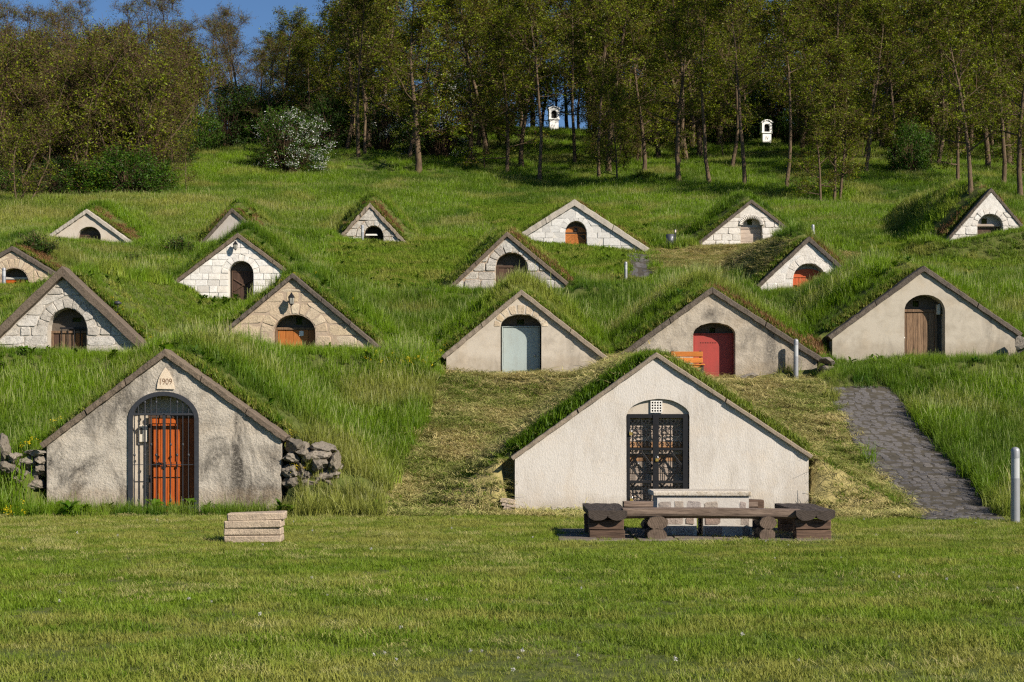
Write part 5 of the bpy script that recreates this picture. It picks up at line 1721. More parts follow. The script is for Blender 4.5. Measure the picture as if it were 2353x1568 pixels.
def make_bush(seed, a, b, h, nclump, per, mats, leafsize=.13, bloss=0, cl=.42):
    r = random.Random(seed); V = Veg(); Bl = []
    for k in range(nclump):
        an = r.uniform(0, 2 * PI); zz = r.uniform(.04, 1.0)
        rr = math.sqrt(max(0.02, 1 - (abs(zz - .42) / .62) ** 2.2)) * r.uniform(.35, 1.15) if zz > .42 else r.uniform(.6, 1.05) * (.82 + .18 * zz / .42)
        c = Vector((math.cos(an) * rr * a, math.sin(an) * rr * b, zz * h * r.uniform(.9, 1.06)))
        st = Vector((c.x * .15, c.y * .15, -.2))
        mid = st.lerp(c, .55) + Vector((0, 0, .18 * h))
        V.tube([st, mid, c], [.035, .022, .008], 4)
        cr = cl * r.uniform(.6, 1.4); ct = min(1, max(0, r.gauss(.45, .25)))
        for _ in range(per):
            p = c + Vector((r.gauss(0, cr * .55), r.gauss(0, cr * .55), r.gauss(0, cr * .42)))
            if p.z < 0.02: p.z = abs(p.z)
            V.leaf(p, 1 if r.random() < .7 else 2, ct)
        for t3 in range(5):
            d3 = (c - Vector((0, 0, h * .3))).normalized() + Vector((r.gauss(0, .5), r.gauss(0, .5), r.gauss(.2, .4)))
            w = grow_path(c, d3, r.uniform(.3, .8), 2, r, .2, .2)
            V.tube(w, [.010, .007, .004], 3, True)
            for _ in range(5): V.leaf(w[1].lerp(w[2], r.random()) + Vector((r.gauss(0, .05), r.gauss(0, .05), r.gauss(0, .05))), 1)
        if bloss and r.random() < bloss * (1.35 if c.x > a * .05 else .3):
            dirn = Vector((c.x / a, c.y / b, c.z / h - .3)).normalized()
            for _ in range(34):
                p = c + dirn * cr * .55 + Vector((r.gauss(0, cr * .55), r.gauss(0, cr * .55), r.gauss(0, cr * .42)))
                Bl.append((p.x, p.y, max(.05, p.z)))
    stems = mesh_np('stems', np.array(V.sv), np.array(V.sf), ['twig'], smooth=True)
    out = [stems, crown_mesh(V, mats, leafsize, seed)]
    if bloss:
        rg = np.random.default_rng(seed + 5)
        lv, lf = leaf_quads(np.array(Bl), .12, rg, -.1)
        out.append(mesh_np('blossom', lv, lf, ['blossom'], attrs={'lv': np.repeat(rg.random(len(lf)), 4)}))
    return out
BUSH = [make_bush(301, 2.2, 1.9, 2.6, 120, 70, ('leaf_green', 'leaf_dark')), make_bush(302, 1.8, 1.6, 2.2, 95, 70, ('leaf_green', 'leaf_olive')), make_bush(303, 2.6, 2.0, 3.6, 150, 65, ('leaf_dark', 'leaf_green'))]
HAW = [make_bush(311, 3.4, 2.8, 5.4, 260, 60, ('leaf_green', 'leaf_dark'), bloss=.5), make_bush(312, 2.8, 2.4, 5.6, 170, 50, ('leaf_dark', 'leaf_green'), bloss=.55)]
LOWB = [make_bush(321, .8, .6, .75, 34, 60, ('leaf_dark', 'leaf_green'), .10, cl=.25)]
tree_rng = random.Random(55)
G_EDGE = 'trees along the front edge of the wood'
G_WOOD = 'trees inside the wood'
def tree_at(u, v, kind, idx, label, group, hpx=None, h0=16.0, name='tree', parts=('trunk', 'crown'), cat='tree'):
    p = ray(u, v)
    sc = 1.0
    if hpx: sc = hpx * p.y / FPX / h0
    return place(kind[idx % len(kind)], (p.x, p.y, p.z - .05), label, group, name, cat, tree_rng.uniform(0, 6.28), sc, parts)
HT = [17, 16, 18, 15, 17, 14, 17, 16]
# trunks that can be told apart (u, v of foot, variant, height in frame units)
edge = [
 (1240, 419, 7, 460, 'slender tree standing alone at the wood edge left of the oak door cellar'),
 (824, 361, 6, 400, 'left tree of the close pair beside the flowering hawthorn'),
 (839, 359, 7, 380, 'right tree of the close pair beside the flowering hawthorn'),
 (1080, 372, 2, 430, 'stout forked tree between the close pair and the left shrine'),
 (1322, 378, 6, 420, 'thick dark trunk just right of the left shrine'),
 (1376, 416, 3, 420, 'bushy tree with low leaves right of the thick dark trunk'),
 (1560, 419, 2, 470, 'tree with low forked limbs midway between the two shrines'),
 (1632, 428, 7, 480, 'straight slim tree left of the right shrine'),
 (1712, 432, 6, 480, 'tree a little left below the right shrine'),
 (1806, 437, 7, 470, 'dark crooked tree just right of the right shrine'),
 (1888, 474, 5, 330, 'thin sapling like tree standing forward behind the scalloped cellar'),
 (1917, 466, 3, 380, 'left stem tree of the forward clump behind the scalloped cellar'),
 (1931, 464, 5, 370, 'right stem tree of the forward clump behind the scalloped cellar'),
 (1990, 404, 1, 420, 'tree at the wood edge right of the forward clump'),
 (2052, 400, 2, 430, 'tree with an ivied trunk left of the twin trunks'),
 (2138, 383, 0, 430, 'left of the twin trunks near the right side of the wood'),
 (2153, 388, 4, 430, 'right of the twin trunks near the right side of the wood'),
 (2200, 422, 3, 440, 'slim tree left of the tall bare trunk above the steep cellar'),
 (2231, 442, 1, 500, 'tall straight tree just left of the steep right hand cellar'),
 (2305, 432, 0, 470, 'tree right above the steep right hand cellar'),
 (2345, 456, 2, 500, 'tree at the right edge of the picture above the steep cellar'),
 (1420, 424, 5, 260, 'small thin tree in front of the bushy tree, left of the midway forked one'),
 (1680, 392, 4, 430, 'tree in the second rank between the right shrine and the straight slim tree'),
 (1480, 398, 0, 430, 'tree in the second rank above the oak door cellar, right of the bushy tree'),
]
spots = []
for (u, v, k, hp, lb) in edge:
    p = ray(u, v); spots.append((p.x, p.y))
    tree_at(u, v, TALL, k, lb, G_EDGE, hp, HT[k])
# the wood behind; the lanes through which the sun reaches the shrine marked IV and the hawthorn stay open
SH = ray(1760, 331)
HW = ray(660, 397)
def sunlane(x, y):
    for P, wd in ((SH, 3.0), (HW, 6.0)):
        dx, dy = x - P.x, y - P.y
        al = (dx * S.x + dy * S.y) / math.hypot(S.x, S.y)
        ac = abs(dx * S.y - dy * S.x) / math.hypot(S.x, S.y)
        if -1 < al < 30 and ac < wd: return True
    return False
r = tree_rng
cnt = 0
for _ in range(4000):
    y = r.uniform(133, 222); x = r.uniform(-.36, .36) * y
    u = UC + x / y * FPX
    vg = VH - (ground_at(x, y) - EYE) * FPX / y
    if u < 560 and y < 172: continue
    if u < 760 and y < 168: continue
    if 940 < u < 1400 and y > 165 and r.random() < .5: continue
    md = 3.7 if u > 1450 else 3.8
    if any((x - a) ** 2 + (y - b) ** 2 < md ** 2 for a, b in spots): continue
    if abs(u - 1272) < 66 and y < 190 or abs(u - 1760) < 66 and y < 181: continue
    if sunlane(x, y): continue
    spots.append((x, y))
    k = r.randrange(8)
    if u < 620:
        s = r.uniform(.66, .82) if u > 575 else r.uniform(.9, 1.15)
        place(BARE[k % 2], (x, y, ground_at(x, y) - .1), 'half bare brown tree in the crowded wood at the upper left', 'half bare trees at the upper left', rz=r.uniform(0, 6.28), sc=s)
    else:
        s = r.uniform(.92, 1.15)
        if u < 780: s *= .74
        place(TALL[k], (x, y, ground_at(x, y) - .1), 'leafing tree inside the crowded wood behind the front edge trees', G_WOOD, rz=r.uniform(0, 6.28), sc=(s * 1.28, s * 1.28, s * 1.06))
    cnt += 1
    if cnt >= 170: break
# trees closing the view behind the left shrine
for q, u in enumerate((1196, 1222, 1246, 1276, 1303, 1330, 1352, 1385)):
    y = 198 + (q * 37 % 5) * 2.6; x = X(u, y)
    spots.append((x, y))
    place(TALL[(q * 3) % 6], (x, y, ground_at(x, y) - .2), 'leafing tree inside the crowded wood behind the front edge trees', G_WOOD, rz=q * 1.1, sc=(1.3, 1.3, .95))
# young growth under the trees
cnt = 0
for _ in range(800):
    y = r.uniform(140, 190); x = r.uniform(-.06, .36) * y
    u = UC + x / y * FPX
    if abs(u - 1272) < 75 or abs(u - 1760) < 75 or u < 1100 or sunlane(x, y): continue
    if any((x - a) ** 2 + (y - b) ** 2 < 1.6 ** 2 for a, b in spots): continue
    spots.append((x, y))
    place((SAPL + SCRUB[2:])[r.randrange(3)], (x, y, ground_at(x, y) - .1), 'young leafy tree growing low between the trunks of the wood', 'young trees under the wood', rz=r.uniform(0, 6.28), sc=r.uniform(.7, 1.1))
    cnt += 1
    if cnt >= 34: break
# dark undergrowth towards the crest
cnt = 0
for _ in range(900):
    y = r.uniform(168, 206); x = r.uniform(-.17, .36) * y
    u = UC + x / y * FPX
    if abs(u - 1272) < 45 or (abs(u - 1760) < 55 and y < SH.y + 5) or (sunlane(x, y) and y < SH.y + 1): continue
    if 960 < u < 1420 and r.random() < .8: continue
    if any((x - a) ** 2 + (y - b) ** 2 < 1.5 ** 2 for a, b in spots): continue
    spots.append((x, y))
    s = r.uniform(.8, 1.5)
    place(BUSH[r.randrange(3)], (x, y, ground_at(x, y) - .1), 'dark undergrowth bush deep among the trunks of the wood', 'undergrowth bushes in the wood', 'bush', 'bush', r.uniform(0, 6.28), (s, s, s * r.uniform(.9, 1.5)), ('stems', 'foliage'))
    cnt += 1
    if cnt >= 80: break
# left-hand thicket
scr = []
cnt = 0
for _ in range(3000):
    u = r.uniform(-90, 560); y = r.uniform(112, 176)
    x = X(u, y)
    vg = VH - (ground_at(x, y) - EYE) * FPX / y
    lim = 452 if u < 330 else 452 - (u - 330) * 1.1
    if u > 455: lim = min(lim, 335)
    if vg > lim: continue
    if any((x - a) ** 2 + (y - b) ** 2 < 3.1 ** 2 for a, b in scr): continue
    scr.append((x, y))
    k = r.randrange(3)
    place(SCRUB[k], (x, y, ground_at(x, y) - .1), 'many stemmed scrub tree in the brown thicket on the left', 'scrub trees of the left thicket', rz=r.uniform(0, 6.28), sc=r.uniform(1.05, 1.6))
    cnt += 1
    if cnt >= 62: break
tree_at(55, 470, SCRUB, 2, 'spreading many stemmed tree at the left edge of the meadow', G_EDGE, 230, 7)
tree_at(175, 430, SCRUB, 0, 'crooked scrub tree just behind the rounded green bushes at left', G_EDGE, 200, 8)
tree_at(430, 448, SAPL, 0, 'lone thin sapling on the meadow right of the rounded green bushes', G_EDGE, 150, 7)
tree_at(395, 428, SAPL, 1, 'small sapling leaning at the right end of the rounded green bushes', G_EDGE, 150, 6)
BP = ('stems', 'foliage', 'blossom')
def bush_at(u, v, kind, idx, label, group, wpx, w0, name='bush', hs=1.0):
    p = ray(u, v); s = wpx * p.y / FPX / w0
    return place(kind[idx % len(kind)], (p.x, p.y, p.z - .08), label, group, name, 'bush', tree_rng.uniform(-.4, .4) if name != 'bush' else tree_rng.uniform(0, 6.28), (s, s, s * hs), BP)
GB = 'leafy bushes'
bush_at(300, 452, BUSH, 0, 'rounded bright green bush at the foot of the left thicket', GB, 170, 4.4)
bush_at(215, 456, BUSH, 1, 'dark green bush left of the rounded bright one at the thicket foot', GB, 130, 3.6)
bush_at(365, 440, BUSH, 1, 'low green bush right of the rounded bright one at the thicket foot', GB, 90, 3.6)
bush_at(130, 452, BUSH, 2, 'tall dark bush near the spreading tree at the left edge', GB, 120, 5.2)
bush_at(20, 452, BUSH, 0, 'green bush at the left edge of the picture under the thicket', GB, 100, 4.4)
bush_at(520, 340, BUSH, 2, 'tall green bush at the back of the clearing left of the hawthorn', GB, 130, 5.2, hs=1.5)
bush_at(455, 350, BUSH, 0, 'green bush at the left corner of the clearing', GB, 110, 4.4, hs=1.3)
bush_at(590, 332, BUSH, 1, 'bright bush behind the hawthorn', GB, 110, 3.6, hs=1.4)
bush_at(480, 250, BUSH, 0, 'pale green bush high in the thicket above the clearing', GB, 150, 4.4, hs=1.3)
bush_at(570, 215, BUSH, 2, 'dark rounded bush high on the skyline above the clearing', GB, 170, 5.2, hs=1.4)
bush_at(330, 340, BUSH, 1, 'green bush showing in the middle of the left thicket', GB, 130, 3.6, hs=1.2)
bush_at(150, 330, BUSH, 0, 'green bush showing in the left part of the thicket', GB, 130, 4.4, hs=1.1)
bush_at(400, 380, BUSH, 2, 'dark green bush at the right end of the left thicket', GB, 110, 5.2, hs=1.2)
bush_at(660, 397, HAW, 0, 'flowering hawthorn bush covered in white blossom, standing alone on the meadow', 'flowering hawthorns', 175, 6.4, 'hawthorn_bush', .95)
bush_at(1010, 365, HAW, 1, 'white flowering hawthorn in the shade of the wood, left of the left shrine', 'flowering hawthorns', 150, 5.2, 'hawthorn_bush', 1.25)
bush_at(880, 352, HAW, 1, 'darker hawthorn with sparse blossom behind the close pair of trees', 'flowering hawthorns', 110, 5.2, 'hawthorn_bush', 1.1)
bush_at(760, 348, BUSH, 2, 'dark bush between the hawthorn and the close pair of trees', GB, 130, 5.2, hs=1.3)
bush_at(700, 330, BUSH, 2, 'dark bush filling the gap behind the white hawthorn', GB, 130, 5.2, hs=1.5)
bush_at(1480, 421, BUSH, 1, 'low dark bush at the wood edge above the oak door cellar', GB, 60, 3.6, hs=.7)
bush_at(2090, 400, BUSH, 0, 'leafy bush among the trunks on the right side of the wood', GB, 110, 4.4, hs=1.7)
bush_at(415, 582, LOWB, 0, 'small dark weed bush on the bank left of the white ashlar cellar', 'small dark weed bushes', 60, 1.6)
bush_at(310, 610, LOWB, 0, 'small dark weed bush above the left stone cellar', 'small dark weed bushes', 46, 1.6)
bush_at(85, 578, LOWB, 0, 'small dark weed bush on top of the rubble cellar at the left edge', 'small dark weed bushes', 70, 1.6)

# ------------------------------------------------------------------ grass
def blade_tuft(seed, n, rad, h0, h1, w, lean=.35, seg=3, seeds=0, seedh=1.35, flat=False, mats=('grass_blade', 'grass_seed'), curl=.6):
    r = np.random.default_rng(seed)
    V = []; F = []; T = []; M = []
    for i in range(n + seeds):
        isd = i >= n
        an = r.uniform(0, 2 * PI); rr = rad * math.sqrt(r.uniform(0, 1))
        p = np.array([math.cos(an) * rr, math.sin(an) * rr, -.02])
        h = r.uniform(h0, h1) * (seedh if isd else 1)
        da = r.uniform(0, 2 * PI)
        dirv = np.array([math.cos(da), math.sin(da), 0])
        side = np.array([-math.sin(da + r.normal(0, .6)), math.cos(da), 0]); side /= np.linalg.norm(side)
        ln = abs(r.normal(lean, lean * .5)) * (.55 if isd else 1)
        ww = w * r.uniform(.7, 1.3) * (.45 if isd else 1)
        o = len(V); s_ = seg + (1 if isd else 0)
        for k in range(s_ + 1):
            t = k / s_
            if flat:
                q = p + dirv * h * t + np.array([0, 0, .02 + .05 * math.sin(PI * t) * r.uniform(.3, 1)])
                hw = ww * (1 - .6 * t)
            else:
                q = p + np.array([0, 0, h * t * (1 - .25 * ln * t * curl)]) + dirv * h * ln * (t ** 1.8)
                hw = ww * (1 - t ** 2) + .0006
                if isd: hw = ww * (.55 if t < .72 else 2.6 * math.sin(PI * (t - .62) / .45))
            V.append(q - side * hw); V.append(q + side * hw); T += [t, t]
        for k in range(s_):
            F.append((o + 2 * k, o + 2 * k + 1, o + 2 * k + 3, o + 2 * k + 2))
            M.append(1 if isd and (k / s_) > .55 else 0)
    return mesh_np('tuft', np.array(V), np.array(F), list(mats), M, False, {'t': np.clip(np.array(T), 0, 1)})

def tuft_coll(name, meshes):
    c = bpy.data.collections.new(name)
    for i, me in enumerate(meshes):
        o = bpy.data.objects.new('%s_%02d' % (name, i), me)
        c.objects.link(o)
    return c

def scatter(name, P, coll, nvar, scale, tint, dry, label, cat, tilt=.0, zs=None):
    n = len(P)
    me = bpy.data.meshes.new(name)
    me.vertices.add(n)
    me.vertices.foreach_set('co', np.asarray(P, np.float32).ravel())
    def at(nm, ty, val, key='value'):
        a = me.attributes.new(nm, ty, 'POINT'); a.data.foreach_set(key, val)
    rot = np.zeros((n, 3), np.float32); rot[:, 2] = rng.uniform(0, 2 * PI, n)
    if tilt: rot[:, 0] = rng.normal(0, tilt, n); rot[:, 1] = rng.normal(0, tilt, n)
    at('rot', 'FLOAT_VECTOR', rot.ravel(), 'vector')
    sc = np.stack([scale, scale, scale * (1 if zs is None else zs)], 1).astype(np.float32)
    at('scl', 'FLOAT_VECTOR', sc.ravel(), 'vector')
    at('tint', 'FLOAT', np.clip(tint, 0, 1).astype(np.float32))
    at('dry', 'FLOAT', np.clip(dry, 0, 1).astype(np.float32))
    at('pick', 'INT', rng.integers(0, nvar, n).astype(np.int32))
    o = bpy.data.objects.new(name, me); COL.objects.link(o)
    ng = bpy.data.node_groups.new(name + '_nodes', 'GeometryNodeTree')
    ng.interface.new_socket('Geometry', in_out='INPUT', socket_type='NodeSocketGeometry')
    ng.interface.new_socket('Geometry', in_out='OUTPUT', socket_type='NodeSocketGeometry')
    gi = ng.nodes.new('NodeGroupInput'); go = ng.nodes.new('NodeGroupOutput')
    mp = ng.nodes.new('GeometryNodeMeshToPoints')
    ip = ng.nodes.new('GeometryNodeInstanceOnPoints')
    ci = ng.nodes.new('GeometryNodeCollectionInfo')
    ci.inputs['Collection'].default_value = coll
    ci.inputs['Separate Children'].default_value = True
    ci.inputs['Reset Children'].default_value = True
    ip.inputs['Pick Instance'].default_value = True
    def na(nm, ty):
        q = ng.nodes.new('GeometryNodeInputNamedAttribute'); q.data_type = ty; q.inputs['Name'].default_value = nm
        return q.outputs['Attribute']
    L = ng.links
    L.new(gi.outputs[0], mp.inputs[0]); L.new(mp.outputs[0], ip.inputs['Points'])
    L.new(ci.outputs[0], ip.inputs['Instance'])
    L.new(na('pick', 'INT'), ip.inputs['Instance Index'])
    L.new(na('rot', 'FLOAT_VECTOR'), ip.inputs['Rotation'])
    L.new(na('scl', 'FLOAT_VECTOR'), ip.inputs['Scale'])
    L.new(ip.outputs[0], go.inputs[0])
    md = o.modifiers.new('grass', 'NODES'); md.node_group = ng
    me.materials.append(MATS['grass_blade'])
    tag(o, label, cat, None, 'stuff')
    return o

def cand(y0, y1, dens, margin=1.15, extra=4.5):
    """uniform points in the visible wedge"""
    area = 0.5 * (y0 + y1) * (y1 - y0) * .64 * margin + 2 * extra * (y1 - y0)
    n = int(area * dens)
    y = np.sqrt(rng.uniform(0, 1, n) * (y1 ** 2 - y0 ** 2) + y0 ** 2)
    x = rng.uniform(-1, 1, n) * (.32 * margin * y + extra)
    return x, y

def blocked(x, y, pad=.0):
    b = np.zeros(x.shape, bool)
    for c in CEL.values():
        b |= (x > c['xl'] - .02 - pad) & (x < c['xr'] + .02 + pad) & (y > c['d'] - .06) & (y < c['d'] + .60)
    return b

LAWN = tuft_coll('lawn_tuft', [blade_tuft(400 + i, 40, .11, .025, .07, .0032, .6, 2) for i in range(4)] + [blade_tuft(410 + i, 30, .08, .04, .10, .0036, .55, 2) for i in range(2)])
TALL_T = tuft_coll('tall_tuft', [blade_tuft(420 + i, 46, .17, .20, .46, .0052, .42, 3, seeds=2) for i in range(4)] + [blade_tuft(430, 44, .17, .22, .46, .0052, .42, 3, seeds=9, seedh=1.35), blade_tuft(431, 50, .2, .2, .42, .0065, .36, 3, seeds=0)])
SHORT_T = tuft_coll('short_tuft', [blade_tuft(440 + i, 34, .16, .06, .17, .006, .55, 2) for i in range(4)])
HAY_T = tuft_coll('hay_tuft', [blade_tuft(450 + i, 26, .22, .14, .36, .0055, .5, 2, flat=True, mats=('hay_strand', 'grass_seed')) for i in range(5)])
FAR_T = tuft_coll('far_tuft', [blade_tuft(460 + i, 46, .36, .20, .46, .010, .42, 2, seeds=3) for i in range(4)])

CLIP_T = tuft_coll('clipping_tuft', [blade_tuft(480 + i, 30, .2, .05, .15, .0022, .5, 2, flat=True, mats=('hay_strand', 'grass_seed')) for i in range(4)])
# lawn
x, y = cand(8.3, 28.3, 185)
z = lookup(x, y)
lw, hy, sh, pt = zones(x, y, z)
paved = (np.abs(x - X(1618, 23.3)) < 2.1) & (y > 22.0) & (y < 24.7)
k = lw & ~pt & ~(paved & (rng.random(len(x)) < .93))
x, y, z = x[k], y[k], z[k]
big = fbm(x / 1.6, y / 1.6, 51, 4); mid = fbm(x / .45, y / .45, 61, 3)
# worn, drier strip in front of the fronts and clippings left nearest the viewer
strip = sstep(18.5, 21.5, y) * .30 + sstep(11.8, 10.2, y) * .42
dry = np.clip(sstep(.46, .80, fbm(x / .8, y / .5, 71, 4) + strip * .28) * .55 + .19 + strip * .42 + rng.normal(0, .09, len(x)), 0, .7)
tint = np.clip(.52 + .75 * (big - .5) + .55 * (mid - .5) + rng.normal(0, .15, len(x)), 0, 1)
sc = .75 + .75 * sstep(.3, .75, fbm(x / .8, y / .8, 81, 3)) + rng.normal(0, .12, len(x))
sc = np.clip(sc, .5, 1.8) * (1 - .45 * strip)
scatter('lawn_grass', np.stack([x, y, z], 1), LAWN, 6, sc * .82, tint, dry, 'short mown lawn grass across the foreground', 'grass', .12)
# clippings on the lawn
x, y = cand(8.3, 28.0, 16); z = lookup(x, y)
pz = sstep(.50, .72, fbm(x / 1.3, y / .6, 71, 4) + (sstep(18.5, 21.5, y) * .30 + sstep(11.8, 10.2, y) * .5) * .30)
k = (rng.random(len(x)) < pz) & ~inpoly(*project(x, y, z), PATH1)
x, y, z = x[k], y[k], z[k]
scatter('lawn_clippings', np.stack([x, y, z + .03], 1), CLIP_T, 4, rng.uniform(.5, .9, len(x)), rng.normal(.3, .2, len(x)), np.clip(rng.normal(.15, .15, len(x)), 0, 1), 'pale dry grass clippings strewn on the lawn', 'clippings', .1)

def meadow(y0, y1, dens, coll, nvar, base, nm, lab):
    x, y = cand(y0, y1, dens)
    z = lookup(x, y)
    lw, hy, sh, pt = zones(x, y, z)
    k = ~lw & ~hy & ~sh & ~pt & ~blocked(x, y)
    x, y, z = x[k], y[k], z[k]
    u, v = project(x, y, z)
    f = np.ones(len(x))
    # lower on the crests that the cellars look over, and under the trees
    front = np.zeros(len(x))
    for c in CEL.values():
        front = np.maximum(front, ((x > c['xl'] - .3) & (x < c['xr'] + .3) & (y > c['d'] - 3.2) & (y < c['d'])) * .42)
        front = np.maximum(front, ((x > c['xl'] - .3) & (x < c['xr'] + .3) & (y > c['d']) & (y < c['d'] + 2.0)) * .55)
    f = f * (1 - front)
    f = f * np.where(y > 138, .75, 1)
    patch = fbm(x / 3.0, y / 3.0, 91, 3); fine = fbm(x / .8, y / .8, 93, 3)
    big = fbm(x / 11.0, y / 11.0, 99, 2)
    sc = base * f * (.48 + .95 * patch + .25 * (fine - .5) + rng.normal(0, .14, len(x)))
    tint = np.clip(.42 + 1.9 * (patch - .5) + 1.1 * (fine - .5) + 1.2 * (big - .5) + rng.normal(0, .13, len(x)), 0, 1)
    dry = np.clip(.05 + .9 * sstep(.50, .74, fbm(x / 3.2, y / 3.2, 95, 3)) * .6 + rng.normal(0, .06, len(x)), 0, .6)
    belt = (y < 28.9) * sstep(640, 480, u) * sstep(.35, .6, fbm(x / 1.1, y * 0 + 3, 151, 3)) * .6
    dry = np.clip(dry + belt, 0, .8)
    # pale seed-heavy band high on the left of the meadow
    band = sstep(88, 96, y) * sstep(125, 108, y) * sstep(900, 500, u)
    dry = np.clip(dry + band * .22, 0, .7); tint = np.clip(tint + band * .25, 0, 1)
    scatter(nm, np.stack([x, y, z], 1), coll, nvar, np.clip(sc, .25, 2.2), tint, dry, lab, 'grass', .08)
meadow(27.4, 47, 40, TALL_T, 6, 1.0, 'tall_grass', 'tall green grass on the banks round the lower cellars')
meadow(47, 70, 27, TALL_T, 6, 1.08, 'tall_grass_middle', 'tall green grass on the slope between the middle cellars')
meadow(70, 96, 16, FAR_T, 4, .95, 'meadow_grass', 'tall meadow grass round the upper cellars')
meadow(96, 140, 8, FAR_T, 4, 1.15, 'upper_meadow_grass', 'tall grass of the upper meadow below the wood')
meadow(140, 215, 3.2, FAR_T, 4, 1.4, 'woodland_grass', 'shaded grass under the trees of the wood')

# broad-leaved weeds growing through the grass
def weed(seed):
    r = np.random.default_rng(seed); V = []; F = []; T = []
    for i in range(16):
        da = r.uniform(0, 2 * PI); L = r.uniform(.12, .30); w = L * r.uniform(.16, .26); up = r.uniform(.5, 1.4)
        d_ = np.array([math.cos(da), math.sin(da), 0]); s_ = np.array([-d_[1], d_[0], 0]); z0 = r.uniform(0, .22)
        o = len(V)
        for k, (t, ww) in enumerate(((0, .25), (.35, 1), (.7, .8), (1, .05))):
            q = d_ * L * t + np.array([0, 0, z0 + L * up * (t - .55 * t * t)]) + np.array([r.normal(0, .02), r.normal(0, .02), 0]) * 0
            V += [q - s_ * w * ww, q + s_ * w * ww]; T += [t * .3, t * .3]
        F += [(o + 2 * k, o + 2 * k + 1, o + 2 * k + 3, o + 2 * k + 2) for k in range(3)]
    return mesh_np('weed', np.array(V), np.array(F), ['grass_blade'], None, False, {'t': np.array(T)})
WEED = tuft_coll('weed_plant', [weed(1), weed(2), weed(3)])
x, y = cand(27.5, 96, 2.6); z = lookup(x, y)
lw, hy, sh, pt = zones(x, y, z)
k = ~lw & ~hy & ~pt & ~blocked(x, y) & (rng.random(len(x)) < sstep(.42, .66, fbm(x / 2.4, y / 2.4, 141, 3)) * .8)
x, y, z = x[k], y[k], z[k]
scatter('broad_leaf_weeds', np.stack([x, y, z + .05], 1), WEED, 3, rng.uniform(.35, .75, len(x)), np.clip(rng.normal(.22, .2, len(x)), 0, 1), np.clip(rng.normal(.0, .08, len(x)), 0, 1), 'dark broad leaved weeds in patches through the bank grass', 'weeds', .2)
# mown green
x, y = cand(29, 126, 34); z = lookup(x, y)
lw, hy, sh, pt = zones(x, y, z)
k = sh & ~blocked(x, y) & ~(pt & (rng.random(len(x)) < .96))
x, y, z = x[k], y[k], z[k]
pt_ = fbm(x / 1.5, y / 1.5, 111, 3)
scatter('mown_grass', np.stack([x, y, z], 1), SHORT_T, 4, np.clip(.9 + .9 * (pt_ - .4) + rng.normal(0, .15, len(x)), .5, 2) * (1 + .7 * sstep(55, 80, y)), np.clip(.55 + 1.2 * (pt_ - .5) + rng.normal(0, .12, len(x)), 0, 1), np.clip(.15 + 1.0 * sstep(.5, .75, fbm(x / 1.1, y / 1.1, 113, 3)) * .5 + rng.normal(0, .06, len(x)), 0, .7), 'short mown grass on the mounds between the cellars', 'grass', .1)
# hay on the mown mounds: short stubble plus lying strands
x, y = cand(27.5, 92, 95); z = lookup(x, y)
lw, hy, sh, pt = zones(x, y, z)
k = hy & ~blocked(x, y) & ~(pt & (rng.random(len(x)) < .93))
x, y, z = x[k], y[k], z[k]
pt_ = fbm(x / 1.2, y / 1.2, 121, 4)
half = rng.random(len(x)) < .55
gdry = np.clip(.16 + 1.8 * (pt_ - .45) + rng.normal(0, .1, len(x)), 0, 1)
scatter('cut_hay', np.stack([x, y, z + .04], 1)[half], HAY_T, 5, rng.uniform(.7, 1.25, half.sum()), np.clip(rng.normal(.45, .3, half.sum()) + (pt_[half] - .5), 0, 1), gdry[half] * .7, 'cut hay lying on the mown mounds round the white cellar', 'hay', .16)
h2 = ~half
scatter('mown_stubble', np.stack([x, y, z], 1)[h2], SHORT_T, 4, rng.uniform(.4, .85, h2.sum()), np.clip(rng.normal(.45, .2, h2.sum()), 0, 1), np.clip(gdry[h2] * .8, 0, .8), 'short yellowing stubble showing between the cut hay', 'grass', .15)
# green turf edge on the ridge of the white cellar
c = CEL['B']
n = 2600
x = rng.uniform(c['xl'] + .05, c['xr'] - .05, n); y = c['d'] + .5 + np.abs(rng.normal(0, .28, n)); z = lookup(x, c['d'] + .64 + 0 * y)
left = x < c['xa'] + .2
tr = np.where(left, 1, rng.random(n) < .4).astype(bool)
x, y, z = x[tr], y[tr], lookup(x, np.maximum(y, c['d'] + .63))[tr]
scatter('ridge_turf', np.stack([x, y, z], 1), SHORT_T, 4, rng.uniform(.7, 1.25, len(x)), rng.normal(.3, .2, len(x)), np.where(x < c['xa'], .03, .3), 'green turf growing along the ridge of the white cellar', 'grass', .2)
# grass fringe on all the other ridges
xs_, ys_, zs2 = [], [], []
for kx, c in CEL.items():
    if kx == 'B': continue
    n = int(120 * (c['xr'] - c['xl']))
    x = rng.uniform(c['xl'] + .1, c['xr'] - .1, n); y = c['d'] + .55 + np.abs(rng.normal(0, .15, n))
    xs_.append(x); ys_.append(y); zs2.append(lookup(x, np.maximum(y, c['d'] + .64)))
x, y, z = map(np.concatenate, (xs_, ys_, zs2))
scatter('ridge_grass', np.stack([x, y, z], 1), SHORT_T, 4, rng.uniform(.5, 1.1, len(x)), rng.normal(.35, .25, len(x)), np.clip(rng.normal(.3, .3, len(x)), 0, 1), 'thin dry grass fringe along the gable edges', 'grass', .2)

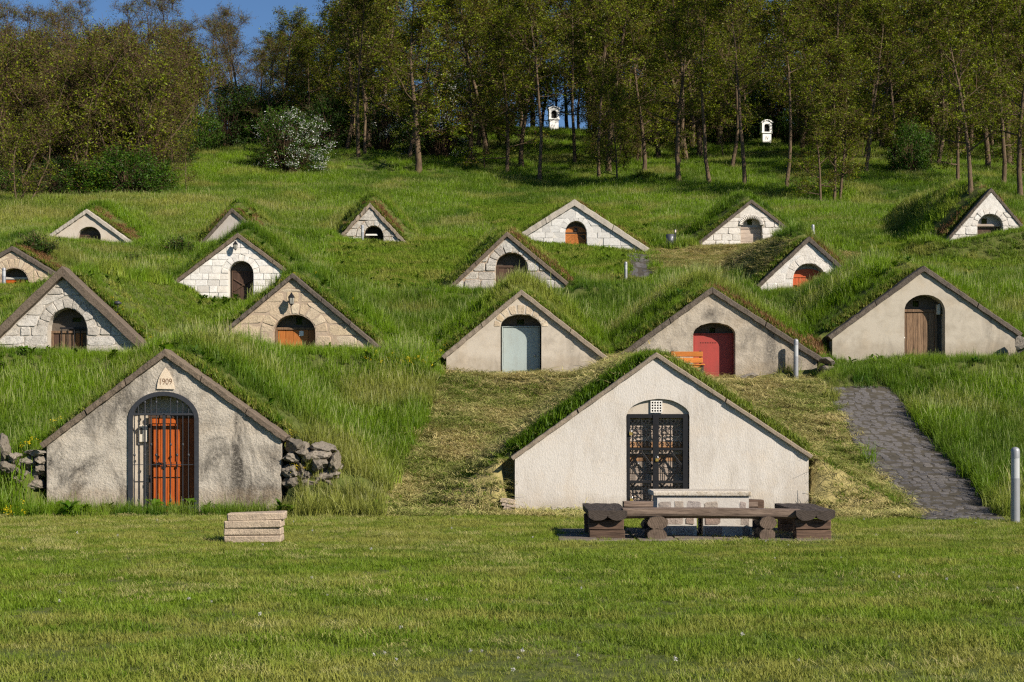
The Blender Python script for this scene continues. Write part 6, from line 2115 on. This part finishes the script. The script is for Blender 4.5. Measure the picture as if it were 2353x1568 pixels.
# dead brown fringe where the turf dries out beside the right-hand gable edges
xs_, ys_, zs2 = [], [], []
for kx in 'JNLMFOQHK':
    c = CEL[kx]
    for (a, b, wt) in ((c['xa'] + .1, c['xr'] + .1, 1.0),) + (((c['xl'], c['xa'], .6),) if kx in 'NQM' else ()):
        n = int(150 * (b - a) * wt)
        x = rng.uniform(a, b, n); y = c['d'] + .6 + np.abs(rng.normal(0, .45, n))
        kk = fbm(x * 1.1, y * 1.1, 131, 2) > .42
        xs_.append(x[kk]); ys_.append(y[kk]); zs2.append(lookup(x, np.maximum(y, c['d'] + .64))[kk])
x, y, z = map(np.concatenate, (xs_, ys_, zs2))
leaf_mat('dead_strand', (.17, .085, .035), (.30, .17, .075), .2)
DEAD_T = tuft_coll('dead_tuft', [blade_tuft(470 + i, 26, .16, .06, .2, .007, .6, 2, mats=('dead_strand', 'dead_strand')) for i in range(3)])
scatter('dead_grass_fringe', np.stack([x, y, z + .02], 1), DEAD_T, 3, rng.uniform(.7, 1.3, len(x)), rng.random(len(x)), 0 * x, 'dead brown turf along the right hand gable edges', 'dead grass', .2)

# dandelion clocks and yellow flowers
def puff(seed):
    r = np.random.default_rng(seed); n = 60
    d_ = r.normal(size=(n, 3)); d_ /= np.linalg.norm(d_, axis=1)[:, None]
    P = d_ * .016 + np.array([0, 0, .085])
    v, f = leaf_quads(P, .018, r, 0)
    st = np.array([[-.002, 0, 0], [.002, 0, 0], [.002, 0, .08], [-.002, 0, .08]])
    return mesh_np('puff', np.concatenate([v, st]), np.concatenate([f, [[len(v), len(v) + 1, len(v) + 2, len(v) + 3]]]), ['puff_white', 'grass_blade'], [0] * len(f) + [1])
PUFF = tuft_coll('dandelion', [puff(1), puff(2)])
x, y = cand(9, 27, .22); z = lookup(x, y)
n2 = 9
x = np.concatenate([x, X(rng.uniform(850, 1950, n2), 10.6)]); y = np.concatenate([y, rng.uniform(10.3, 11, n2)]); z = lookup(x, y)
scatter('dandelion_clocks', np.stack([x, y, z], 1), PUFF, 2, rng.uniform(.4, .62, len(x)), rng.random(len(x)), 0 * x, 'white dandelion clocks dotted over the lawn', 'dandelions', .2)
def flower(seed, h=.5):
    r = np.random.default_rng(seed); P = np.concatenate([r.normal(0, .05, (14, 2)), r.uniform(h * .8, h, (14, 1))], 1)
    v, f = leaf_quads(P, .035, r, -.2)
    return mesh_np('flower', v, f, ['petal_yellow'])
FLW = tuft_coll('flower_head', [flower(1), flower(2), flower(3, .4)])
pts = []
for (u, v, su, sv, n) in ((930, 832, 40, 12, 70), (985, 822, 15, 8, 16), (360, 598, 22, 6, 36), (410, 600, 25, 6, 30), (270, 600, 30, 8, 18), (690, 1085, 10, 10, 12), (675, 1105, 10, 6, 12), (60, 1040, 20, 8, 14), (120, 990, 14, 6, 8), (15, 1195, 16, 4, 10), (660, 1062, 8, 8, 20), (1540, 815, 25, 7, 12), (262, 735, 10, 12, 22), (330, 800, 18, 6, 16), (1990, 700, 200, 60, 14), (750, 640, 120, 40, 10)):
    for _ in range(n): pts.append(tuple(ray(rng.normal(u, su), rng.normal(v + 8, sv))))
pts = np.array(pts)
scatter('yellow_wildflowers', pts, FLW, 3, rng.uniform(.4, .75, len(pts)), rng.random(len(pts)), 0 * pts[:, 0], 'yellow wildflowers in small patches in the grass', 'flowers', .2)
